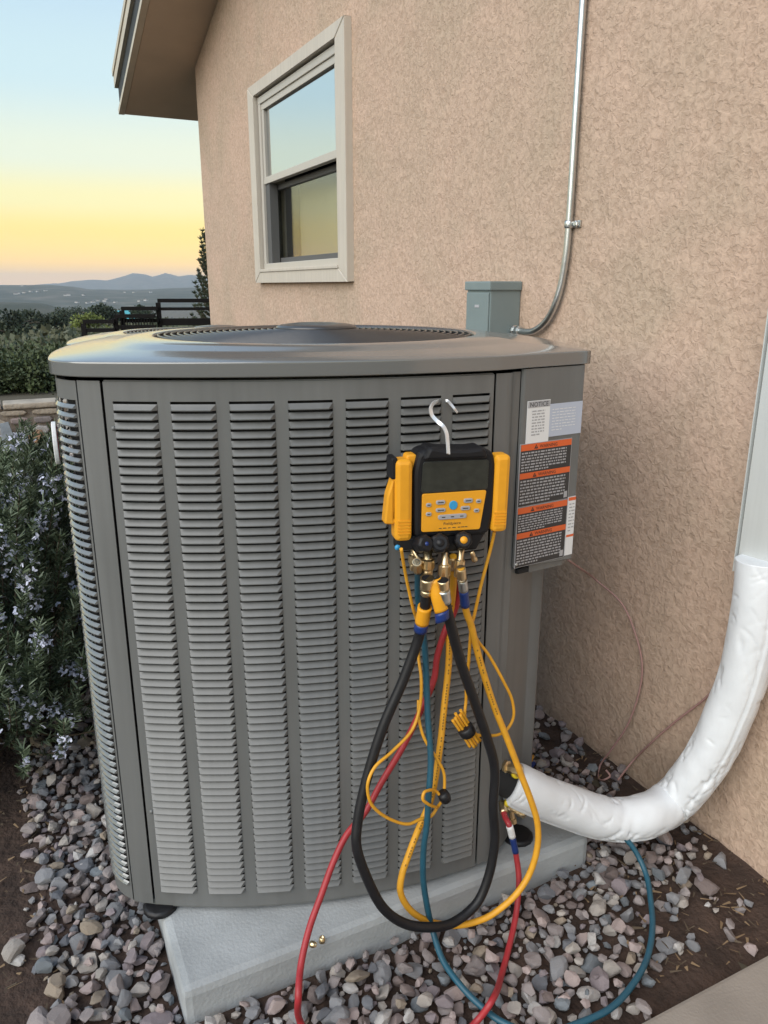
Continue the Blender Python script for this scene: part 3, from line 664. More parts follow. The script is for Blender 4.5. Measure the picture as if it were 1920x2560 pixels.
# right post, recessed service face and the rest of the shell
A2 = np.array((.855, 1.185)); B2 = np.array((1.035, 1.2015)); dAB = (B2-A2)/np.linalg.norm(B2-A2); nAB = np.array((dAB[1], -dAB[0]))
def chop(t, d=0.0): w = A2+dAB*t+nAB*d; a, b = toL(*w); return (a-CA, b-CB)
cp = MB(); e_ = front(seam1+.003)
pp = [e_, front(.372), front(.386), chop(-.006, -.001), chop(.004), chop(.0125)]
strip(cp, pp, Z(ZP0), Z(ZP1-.002), .0025); cp.build('corner_post', M['paint'], ac)
def Lw(x, y): a, b = toL(x, y); return (a-CA, b-CB)
svf = MB(); strip(svf, [chop(.0135, -.001), Lw(.915, 1.216), Lw(.955, 1.243), Lw(.978, 1.262), Lw(.985, 1.2645), Lw(1.010, 1.2655), Lw(1.016, 1.269), Lw(1.018, 1.28)], Z(.108), Z(.83), .002); svf.build('service_panel', M['paint'], ac)
rt = [Lw(1.0185, 1.2805), (.640-CA, 1.66-CB), (.652-CA, 1.80-CB), (.640-CA, 1.98-CB), (.60-CA, 2.10-CB), (.50-CA, 2.17-CB), (.30-CA, 2.195-CB), (.081-CA, 2.20-CB), (-.12-CA, 2.18-CB), (-.26-CA, 2.13-CB), (-.35-CA, 2.06-CB), side(SEND)]
bs = MB(); strip(bs, rt, Z(ZP0), Z(ZP1-.002), .0025); bs.build('back_shell', M['paint'], ac)
# dark coil inside, base pan
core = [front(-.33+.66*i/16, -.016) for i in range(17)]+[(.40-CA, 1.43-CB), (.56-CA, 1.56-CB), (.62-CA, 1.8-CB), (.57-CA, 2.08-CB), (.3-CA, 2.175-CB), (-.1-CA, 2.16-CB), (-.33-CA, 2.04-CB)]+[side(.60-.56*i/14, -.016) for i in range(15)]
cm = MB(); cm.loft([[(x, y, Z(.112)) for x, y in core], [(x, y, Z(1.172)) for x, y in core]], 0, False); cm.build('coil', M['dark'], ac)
pm = MB(); base_out = [front(-.345+.69*i/16, -.004) for i in range(17)]+[chop(.01, -.006), Lw(1.0, 1.29)]+[(x*.985, y*.985) for x, y in rt[1:-1]]+[side(SEND-.006-(SEND-.006)*i/16, -.004) for i in range(17)]+[(x*.99, y*.99) for x, y in fillet[1:-1]]
pm.loft([[(x, y, Z(.098)) for x, y in base_out], [(x, y, Z(.112)) for x, y in base_out]], 0, False, True, True); pm.build('base_pan', M['paint'], ac)
ft = [(front(-.335, -.0)[0], front(-.335)[1]+.012), Lw(.953, 1.226), (.50-CA, 2.06-CB), (-.26-CA, 2.03-CB)]
fm = MB(); fm.lathe([(.036, 0), (.036, .008), (.030, .012)], 0, 14); fme = fm.data('foot', [M['black_rubber']])
for x, y in ft: o = link('foot', fme, ac); o.location = (x, y, -.0005)

# lid: rings running from the skirt to the grille opening
GX, GY, GR = 0.0, -.012, .345
def lid_outline(d):
    P = [side(s, d) for s in np.linspace(SEND+.02, .0, 50)]
    P += [(fo[0]-CA+(x-(fo[0]-CA))*(rf+d)/rf, fo[1]-CB+(y-(fo[1]-CB))*(rf+d)/rf) for x, y in fillet[1:]]
    P += [front(s, d) for s in np.linspace(-.352, .352, 30)]
    P += [chop(.03, d), chop(.08, d), chop(.13, d), chop(.180, d), chop(.1865, d-.002), chop(.188, d-.010)]
    P += [(.662-CA+d, 1.62-CB), (.675-CA+d, 1.80-CB), (.668-CA+d, 1.96-CB), (.63-CA+d, 2.09-CB), (.54-CA, 2.17-CB+d), (.30-CA, 2.198-CB+d), (.081-CA, 2.203-CB+d), (-.12-CA, 2.185-CB+d), (-.27-CA-d*.4, 2.135-CB+d), (-.36-CA-d, 2.06-CB+d*.5)]
    return P
def polar(P, n):
    """resample a closed outline at n angles about the grille centre, keeping its shape"""
    out = []
    for i in range(n):
        a = 2*math.pi*i/n; dx, dy = math.cos(a), math.sin(a); best = None
        for k in range(len(P)):
            x0, y0 = P[k-1][0]-GX, P[k-1][1]-GY; x1, y1 = P[k][0]-GX, P[k][1]-GY
            den = dx*(y1-y0)-dy*(x1-x0)
            if abs(den) < 1e-12: continue
            t = (x0*(y1-y0)-y0*(x1-x0))/den; u = (x0*dy-y0*dx)/den
            if t > 0 and -1e-9 <= u <= 1+1e-9: best = t if best is None else max(best, t)
        out.append((GX+dx*best, GY+dy*best))
    return out
N = 288; O0 = polar(lid_outline(.007), N); O1 = polar(lid_outline(.0085), N); Cc = [(GX+GR*math.cos(2*math.pi*i/N), GY+GR*math.sin(2*math.pi*i/N)) for i in range(N)]
def ringl(t, z, k=1.0): return [(o[0]*(1-t)+c[0]*t, o[1]*(1-t)+c[1]*t, Z(z)) for o, c in zip(O1, Cc)]
loops = [[(x*.985, y*.985, Z(1.186)) for x, y in O0], [(x, y, Z(1.1845)) for x, y in O0], [(x, y, Z(1.1855)) for x, y in O1], [(x, y, Z(1.1870)) for x, y in O1], [(x, y, Z(1.2068)) for x, y in O1], [(x, y, Z(1.2082)) for x, y in O1], ringl(.005, 1.2098), ringl(.012, 1.2102), ringl(.03, 1.2109), ringl(.07, 1.2125), ringl(.25, 1.2168), ringl(.50, 1.2215), ringl(.60, 1.2240), ringl(.68, 1.2285), ringl(.78, 1.2318), ringl(.93, 1.2335), ringl(.985, 1.2335), ringl(1.0, 1.2322), ringl(1.004, 1.229)]
loops += [[(GX+(GR-.003)*math.cos(2*math.pi*i/N), GY+(GR-.003)*math.sin(2*math.pi*i/N), Z(1.12)) for i in range(N)]]
lm = MB(); lm.loft(loops, 0, True); lid = lm.build('lid', M['lid_paint'], ac)
# fan grille
gm = MB()
for k in range(8):
    a = k*math.pi/4+.2; gm.tube([(GX+math.cos(a)*.06, GY+math.sin(a)*.06, Z(1.2335)), (GX+math.cos(a)*.343, GY+math.sin(a)*.343, Z(1.2245))], .0032, 0, 6)
grille = gm.build('fan_grille', M['wire'], ac)
for k in range(20):
    r = .078+.0135*k; m_ = MB(); z = Z(1.2415-.010*(r/.34)**2)
    n = 72; L = []
    for i in range(n):
        a = 2*math.pi*i/n; L.append([(GX+(r+.0021*math.cos(q))*math.cos(a), GY+(r+.0021*math.cos(q))*math.sin(a), z+.0029*math.sin(q)) for q in [2*math.pi*j/6 for j in range(6)]])
    L.append(L[0]); m_.loft(L, 0, True); m_.build('grille_ring', M['wire'], grille)
hb = MB(); hb.lathe([(.0001,Z(1.2545)),(.045,Z(1.254)),(.078,Z(1.2505)),(.087,Z(1.2465)),(.088,Z(1.2420)),(.08,Z(1.240)),(.0001,Z(1.240))], 0, 40, Matrix.Translation((GX, GY, 0))); hb.build('motor_cap', M['wire'], grille)
fb = MB()
for k in range(4):
    b0 = k*math.pi/2; L = []
    for i in range(7):
        r = .07+.25*i/6; w = .35+.25*i/6; L.append([(GX+r*math.cos(b0+q*w), GY+r*math.sin(b0+q*w), Z(1.17)-.06*(q+.5)+t) for q, t in ((-.5,0),(0,.008),(.5,0),(.5,-.003),(0,.005),(-.5,-.003))])
    fb.loft(L, 0, True, True, True)
fb.lathe([(.0001,Z(1.19)),(.07,Z(1.185)),(.075,Z(1.12)),(.0001,Z(1.12))], 0, 24, Matrix.Translation((GX, GY, 0))); fb.build('fan', M['coil'], ac)
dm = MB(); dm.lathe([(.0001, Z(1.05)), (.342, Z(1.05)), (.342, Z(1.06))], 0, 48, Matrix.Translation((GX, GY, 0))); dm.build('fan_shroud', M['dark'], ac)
# control box cover with its labels; frame: x along the face, y outwards (towards the viewer), z up
o_ = chop(0.0); ang = math.atan2(chop(.1)[1]-o_[1], chop(.1)[0]-o_[0])
CX = Matrix.Translation((o_[0], o_[1], 0)) @ Matrix.Rotation(ang, 4, 'Z')          # local -y is outwards
zc0, zc1 = .785, 1.1825
cb = MB(); prof = [(.0145,.0),(.0165,-.0045),(.020,-.006),(.160,-.006),(.172,-.005),(.179,.001),(.180,.012),(.180,.13)]
L0 = [(x, y, Z(zc0+.010*(1-x/.18)-.004)) for x, y in prof]; L1 = [(x, y, Z(zc1)) for x, y in prof]
cb.loft([L0, L1], 0, False, closed=False, X=CX)
cb.add([(.0145,0,Z(zc0)),(.020,-.006,Z(zc0+.004)),(.160,-.006,Z(zc0-.003)),(.18,.012,Z(zc0-.004)),(.18,.13,Z(zc0-.004)),(.0145,.13,Z(zc0))], [(0,1,2,3,4,5)], 0, False, CX)
cb.loft([[(x, y, Z(zc0-.018)) for x, y in ((.065,.005),(.155,.003),(.172,.012),(.176,.05),(.17,.12),(.065,.12))], [(x, y, Z(zc0+.02)) for x, y in ((.06,-.001),(.160,-.002),(.176,.008),(.179,.05),(.179,.12),(.06,.12))]], 0, False, True, False, True, CX)
cbo = cb.build('control_box', M['paint'], ac)
dk = MB(); dk.box(.034,.066,.004,.10,Z(zc0-.017),Z(zc0-.0045),0,CX,.004); dk.box(.096,.150,.010,.10,Z(zc0-.021),Z(zc0-.0182),0,CX,.001); dk.build('underside_dark_block', M['dark'], cbo)  # near-black blocks stand in for the shade inside the underside openings
sm = MB(); sm.lathe([(.0005,.004),(.003,.003),(.0045,0)], 0, 8, CX @ Matrix.Translation((.019,-.0055,Z(zc0+.012))) @ Matrix.Rotation(rad(90),4,'X')); sm.build('cover_screw', M['steel'], cbo)
def zz(z): return 1.33-(1.33-z)*1.056                       # heights measured on the nearer trial plane
def px(t): return t*1.056
PRINT = [M['label_white'], M['label_black'], M['label_orange'], M['label_print'], M['ink'], M['label_blue']]
def face(mb, x0, x1, z0, z1, lift, mi): mb.add([(x0,-.006-lift,Z(z0)),(x1,-.006-lift,Z(z0)),(x1,-.006-lift,Z(z1)),(x0,-.006-lift,Z(z1))], [(0,1,2,3)], mi, False, CX)
def sheet(mb, x0, x1, z0, z1, mi, lift=.0012): mb.box(x0, x1, -.006-lift, -.0055, Z(z0), Z(z1), mi, CX)
def words(mb, x0, x1, z0, z1, rows, mi, lift, R, fill=.55, stop=1.0):
    """tiny lines of print, too small to read: dashes of word length"""
    h = (z1-z0)/rows
    for r in range(rows):
        x = x0; zt = z1-h*(r+.5)
        end = x1 if r < rows-1 else x0+(x1-x0)*R.uniform(.4, .9)
        while x < end:
            w = min(R.uniform(.003, .011), end-x); face(mb, x, x+w, zt-h*fill/2, zt+h*fill/2, lift, mi); x += w+.0022
def txt(mb, s, xc, z, size, mi, lift, width=None):
    mb.text(s, size, mi, CX @ Matrix.Translation((xc, -.006-lift, Z(z))) @ Matrix.Rotation(rad(90), 4, 'X'), width)
Rw = random.Random(2)
def warn_triangle(mb, x, z, s, lift):
    mb.add([(x-s,-.006-lift,Z(z-s*.7)),(x+s,-.006-lift,Z(z-s*.7)),(x,-.006-lift,Z(z+s))], [(0,1,2)], 4, False, CX)
    mb.add([(x-s*.12,-.0064-lift,Z(z-s*.3)),(x+s*.12,-.0064-lift,Z(z-s*.3)),(x+s*.12,-.0064-lift,Z(z+s*.4)),(x-s*.12,-.0064-lift,Z(z+s*.4))], [(0,1,2,3)], 2, False, CX)
# notice label
nb = MB(); x0, x1, z0, z1 = px(.0262), px(.0805), zz(1.040), zz(1.133)
sheet(nb, x0, x1, z0, z1, 0); face(nb, x0+.001, x1-.001, z1-.013, z1-.001, .0016, 3); txt(nb, 'NOTICE', (x0+x1)/2, z1-.0112, .0125, 4, .0020, .046)
words(nb, x0+.012, x1-.013, z0+.030, z1-.017, 9, 3, .0016, Rw, .45); nb.build('notice_label', PRINT, cbo)
# pale blue data label
nb = MB(); x0, x1, z0, z1 = px(.0808), px(.1625), zz(1.0635), zz(1.124)
sheet(nb, x0, x1, z0, z1, 5, .0010); words(nb, x0+.006, x1-.018, z0+.010, z1-.008, 8, 0, .0014, Rw, .25); nb.build('data_label', PRINT, cbo)
# two black warning labels with orange bands
def warning(x0, x1, z0, z1, zb, n0, n1):
    nb = MB(); sheet(nb, x0, x1, z0, z1, 3, .0014); face(nb, x0+.0015, x1-.0015, z0+.001, z1-.001, .0018, 1)
    for zt, h in ((z1-.001, .0125), (zb, .0115)):
        face(nb, x0+.0015, x1-.0015, zt-h, zt, .0022, 2); txt(nb, 'WARNING', (x0+x1)/2+.004, zt-h+.0025, .0095, 4, .0026, .046); warn_triangle(nb, (x0+x1)/2-.028, zt-h*.55, .005, .0026)
    words(nb, x0+.004, x1-.014, zb+.002, z1-.0155, n0, 3, .0022, Rw, .5); words(nb, x0+.004, x1-.012, z0+.004, zb-.0135, n1, 3, .0022, Rw, .5)
    nb.box(x1-.014, x1-.005, -.0086, -.0084, Z(z0+.004), Z(z0+.017), 3, CX)
    nb.build('warning_label', PRINT, cbo)
warning(px(.0135), px(.1412), zz(.9375), zz(1.0560), zz(1.0015), 7, 8)
warning(px(.0135), px(.1408), zz(.818), zz(.9368), zz(.8862), 7, 9)
nb = MB(); x0, x1, z0, z1 = px(.1422), px(.1625), zz(.820), zz(.9395); sheet(nb, x0, x1, z0, z1, 0); face(nb, x0+.001, x1, z1-.008, z1-.001, .0016, 2); face(nb, x0+.001, x1, z0+.040, z0+.045, .0016, 2)
words(nb, x0+.004, x1-.002, z0+.05, z1-.012, 9, 3, .0016, Rw, .35); nb.build('narrow_label', PRINT, cbo)

# service valves at the foot of the right side
def valve(p, q, s):
    P = Vector(Lw(*p[:2])+(Z(p[2]),)); 
    v = MB(); d = Vector(Lw(*q[:2])+(Z(q[2]),))-P; X = Matrix.Translation(P) @ d.to_track_quat('Z', 'Y').to_matrix().to_4x4()
    v.lathe([(.0001,0),(.016*s,0),(.016*s,.022),(.011*s,.024),(.011*s,.036),(.0145*s,.038),(.0145*s,.052),(.009*s,.056),(.0001,.057)], 0, 6 if s < 1 else 8, X, False)
    v.lathe([(.0001,0),(.007*s,0),(.007*s,.03),(.0095*s,.031),(.0095*s,.042),(.0001,.044)], 0, 8, X @ Matrix.Translation((0,0,.014)) @ Matrix.Rotation(rad(75),4,'X'), False)
    return v.build('service_valve', M['brass'], ac)
valve((.878,1.205,.315), (.90,1.15,.33), 1.0); valve((.895,1.205,.215), (.92,1.15,.215), .95)
v = MB(); pts = spline([Lw(.895,1.21)+(Z(.27),), Lw(.905,1.165)+(Z(.27),), Lw(.93,1.175)+(Z(.25),)], 6); v.tube(pts, .006, 0, 10); v.build('copper_stub', M['brass'], ac)
v = MB(); M['cap_yellow'] = mat('yellow_cap', (.78,.60,.03), .4)
p = Lw(.903, 1.165); v.lathe([(.0001,0),(.010,0),(.0095,.012),(.0001,.013)], 0, 10, Matrix.Translation((p[0]-.012,p[1],Z(.315))) @ Matrix.Rotation(rad(60),4,'X')); v.lathe([(.0001,0),(.008,0),(.0075,.010),(.0001,.011)], 0, 10, Matrix.Translation((p[0]-.026,p[1],Z(.245))) @ Matrix.Rotation(rad(80),4,'X')); v.build('valve_cap', M['cap_yellow'], ac)

# second unit behind: the parts that show
ac2 = copy_tree(ac, None, {'air_conditioner', 'lid', 'fan_grille', 'corner_post', 'back_shell', 'coil', 'base_pan', 'service_panel', 'control_box'})
bs2 = MB(); strip(bs2, [side(sl0+(sl1-sl0)*i/30) for i in range(31)][::-1], Z(ZP0), Z(ZP1-.003)); bs2.build('side_panel', M['paint'], ac2)
bs2 = MB(); strip(bs2, [front(seam0+.002+(seam1-seam0-.004)*i/30) for i in range(31)], Z(ZP0), Z(ZP1-.003)); bs2.build('front_panel', M['paint'], ac2)
ac2.location = Vector(ac.location)+Vector((.135, 1.39, -.067)); ac2['label'] = 'second grey air conditioner mostly hidden behind the front one'

# concrete pads
pb = MB(); pb.box(-.475, .475, -.52, .52, -.11, 0, 0, None, .016); pme = pb.data('concrete_pad', [M['concrete']])
o = link('concrete_pad', pme, None, 'grey concrete pad in front under the large louvred unit', 'concrete pad', 'pads under the air conditioners'); o.location = (.632, 1.672, .088)
o = link('concrete_pad', pme, None, 'hidden concrete pad under the second unit at the back', 'concrete pad', 'pads under the air conditioners'); o.location = (.77, 3.07, .021)

# ================================================================ GAUGES
MX, MY, MZ = .6748, 1.095, .9846
mg = empty('manifold_gauge', (MX, MY, MZ-.18), rad(-12.7), 'black and yellow digital manifold gauge hooked onto the louvres', 'gauge')
def up(b): return [(p[0], p[1]) for p in b]
dz = .18                                                    # the root sits at the lowest fitting
def P2(l): return [(x, z+dz) for x, z in l]
def roundpoly(pts, r, n=4):
    out = []; N = len(pts)
    for i in range(N):
        a, b, c = Vector(pts[i-1]), Vector(pts[i]), Vector(pts[(i+1) % N])
        d = min(r, (a-b).length*.45, (c-b).length*.45); p, q = b+(a-b).normalized()*d, b+(c-b).normalized()*d
        for k in range(n+1):
            t = k/n; e = p*(1-t)**2+b*2*t*(1-t)+q*t*t; out.append((e.x, e.y))
    return out
b = MB(); slab(b, roundpoly(P2([(-.072,-.074),(.066,-.076),(.074,-.040),(.0755,.045),(.068,.073),(.050,.079),(-.048,.083),(-.066,.077),(-.074,.045)]), .012), .0, .052, .007)
slab(b, roundpoly(P2([(-.060,.064),(.058,.062),(.050,.083),(.02,.080),(-.02,.082),(-.048,.088)]), .008), -.006, .046, .006)
body = b.build('gauge_body', M['black_plastic'], mg)
b = MB(); slab(b, roundpoly(P2([(-.061,.0075),(.0595,.0075),(.060,.060),(-.058,.062)]), .006), -.0018, .004, .0007); b.build('lcd_screen', M['lcd'], body)
b = MB(); slab(b, roundpoly(P2([(-.0595,-.0618),(.0470,-.0640),(.0570,.0062),(-.0590,.0062)]), .004), -.0030, .004, .0008); face_p = b.build('keypad_panel', M['yellow'], mg)
def btn(x, z, w, h, r, m, y=-.0052):
    b = MB(); slab(b, rrect(w, h, r, 4, x, z+dz), y, -.002, .0009); b.build('button', m, face_p)
btn(-.0035,-.0165,.0150,.0160,.0074,M['bright_blue'])
for x, z, w, h in ((-.0265,-.0100,.0165,.0078),(-.0262,-.0238,.0175,.0072),(.0235,-.0100,.0165,.0080),(.0185,-.0232,.0170,.0074),(-.0478,-.0133,.0095,.0068),(-.0476,-.0297,.0100,.0068),(.0425,-.0122,.0095,.0070),(.0392,-.0290,.0100,.0068),(-.0048,-.0368,.052,.0086)):
    btn(x, z, w, h, min(w, h)*.42, M['grey_btn'])
TX = lambda x, z, y: Matrix.Translation((x, y, z+dz)) @ Matrix.Rotation(rad(90), 4, 'X')
b = MB(); b.text('Fieldpiece', .0072, 0, TX(-.0045, -.0515, -.0034), .031)
for k, x in enumerate([-.028,-.021,-.012,-.004,.006,.012,.019]): b.box(x, x+(.006 if k % 2 else .0045), -.0034, -.0030, dz-.0578, dz-.0566)
for x in (-.0305,-.0025-.0,.0155): pass
b.build('panel_print', M['ink'], face_p)
b = MB()
for x, z, w in ((-.0265,-.0100,.010),(-.0262,-.0238,.011),(.0235,-.0100,.010),(.0185,-.0232,.010),(-.0478,-.0133,.005),(-.0476,-.0297,.005),(.0425,-.0122,.005),(.0392,-.0290,.005),(-.021,-.0368,.006),(-.005,-.0368,.006),(.012,-.0368,.006)): b.box(x-w/2, x+w/2, -.0055, -.0051, dz+z-.0008, dz+z+.0008)
b.build('button_print', M['ink'], face_p)
# clamps stowed on both sides
def clamp(x0, x1, z0, z1, lever, side):
    b = MB(); slab(b, roundpoly(P2([(x0,z0),(x1,z0),(x1+(.002 if side>0 else 0),z1),(x0+(.002 if side>0 else 0),z1)]), .010), -.004, .034, .008)
    for k in range(5): b.box(x0+.004, x1-.004, -.0052, -.002, dz+z0+.014+k*.0055, dz+z0+.0165+k*.0055)
    o = b.build('pipe_clamp', M['yellow'], mg)
    if lever:
        L = MB(); slab(L, roundpoly(P2([(-.105,.050),(-.108,.036),(-.1185,.004),(-.1235,-.045),(-.106,-.047),(-.106,-.040),(-.1145,-.036),(-.106,.012)]), .004), .004, .030, .003); L.build('clamp_lever', M['yellow'], o)
        L = MB(); slab(L, rrect(.012, .038, .004, 3, -.107, .052+dz), .002, .036, .003); L.build('clamp_pad', M['black_plastic'], o)
        L = MB(); slab(L, rrect(.020, .030, .006, 3, -.0745, .058+dz), .010, .036, .003); L.build('clamp_guard', M['yellow'], o)
        L = MB(); slab(L, rrect(.030, .022, .004, 3, -.086, -.083+dz), .000, .034, .003); L.build('clamp_foot', M['black_plastic'], o)
        L = MB(); L.lathe([(.0001,.003),(.0048,.002),(.0052,0)], 0, 14, TX(-.1015,-.087,.0005)); L.build('clamp_mark', M['bright_blue'], o)
    return o
clamp(-.1060,-.0755,-.0770,.0670,True,-1); clamp(.0690,.0990,-.0730,.0665,False,1)
# valve block, knobs, ports
b = MB(); slab(b, roundpoly(P2([(-.076,-.070),(.064,-.072),(.054,-.090),(.046,-.106),(-.070,-.106)]), .005), .006, .048, .005); blk = b.build('valve_block', M['black_plastic'], mg)
def knob(x, z, r, dot, tilt=(0, 0), dk=.42):
    b = MB(); n = 28; prof = [(.0001,.036),(r*.72,.036),(r*.92,.033),(r,.028),(r,.010),(r*.86,.006),(r*.5,.004),(r*.5,0)]
    L = [[((q*(1+(.055 if (i//2) % 2 else -.02)*(1 if .009 < h < .034 else 0)))*math.cos(2*math.pi*i/n), (q*(1+(.055 if (i//2) % 2 else -.02)*(1 if .009 < h < .034 else 0)))*math.sin(2*math.pi*i/n), h) for i in range(n)] for q, h in prof]
    X = Matrix.Translation((x, .010, z+dz)) @ Matrix.Rotation(rad(90+tilt[1]), 4, 'X') @ Matrix.Rotation(rad(tilt[0]), 4, 'Y')
    b.loft(L, 0, False, True, True, True, X); k = b.build('valve_knob', M['black_plastic'], mg)
    b = MB(); b.lathe([(.0001,.0375),(r*dk,.037),(r*dk*1.06,.0345)], 0, 16, X); b.build('knob_disc', dot, k)
knob(-.062,-.087,.0150,M['blue_plastic'],(10,-18),.24); knob(-.0265,-.090,.0165,M['black_rubber'],(-8,-22)); knob(.0185,-.088,.0150,M['yellow'],(-12,-22))
b = MB(); b.lathe([(.0001,0),(.003,0),(.0042,.004),(.0042,.012),(.0028,.014),(.0055,.018),(.0055,.024),(.0001,.025)], 0, 10, Matrix.Translation((.030,-.012,-.101+dz)) @ Matrix.Rotation(rad(155),4,'Y') @ Matrix.Rotation(rad(-20),4,'X')); b.build('bleed_stem', M['brass'], mg)
def port(x, z0, z1, r, y=.010, lean=0.0):
    """a brass port with its knurled swivel nut, hanging down"""
    h = z0-z1; b = MB(); n = 24
    X = Matrix.Translation((x, y, z0+dz)) @ Matrix.Rotation(rad(180), 4, 'X') @ Matrix.Rotation(rad(lean), 4, 'Y')
    b.lathe([(.0001,-.010),(r*.62,-.010),(r*.62,h*.22),(r*.8,h*.25)], 0, 16, X)
    L = [[(q*(1+(.04 if i % 2 else -.03)*k_)*math.cos(2*math.pi*i/n), q*(1+(.04 if i % 2 else -.03)*k_)*math.sin(2*math.pi*i/n), hh) for i in range(n)] for q, hh, k_ in ((r*.8,h*.25,0),(r,h*.29,1),(r,h*.62,1),(r*.84,h*.66,0),(r*.84,h*.70,0))]
    b.loft(L, 0, False, False, False, True, X)
    b.lathe([(r*.72,h*.70),(r*.76,h*.72),(r*.76,h*.96),(r*.6,h)], 0, 16, X)
    b.build('brass_port', M['brass'], mg)
port(-.0445,-.103,-.150,.0125,.008); port(-.0185,-.108,-.162,.0100,-.010); port(.0125,-.106,-.150,.0095,-.004,-6); port(-.0665,-.100,-.140,.0090,.022)
b = MB(); b.tube(spline([(-.0665,.03,-.085+dz),(-.0685,.012,-.10+dz),(-.060,.004,-.116+dz),(-.050,.004,-.122+dz)],6), .0042, 0, 10); b.build('brass_elbow', M['brass'], mg)

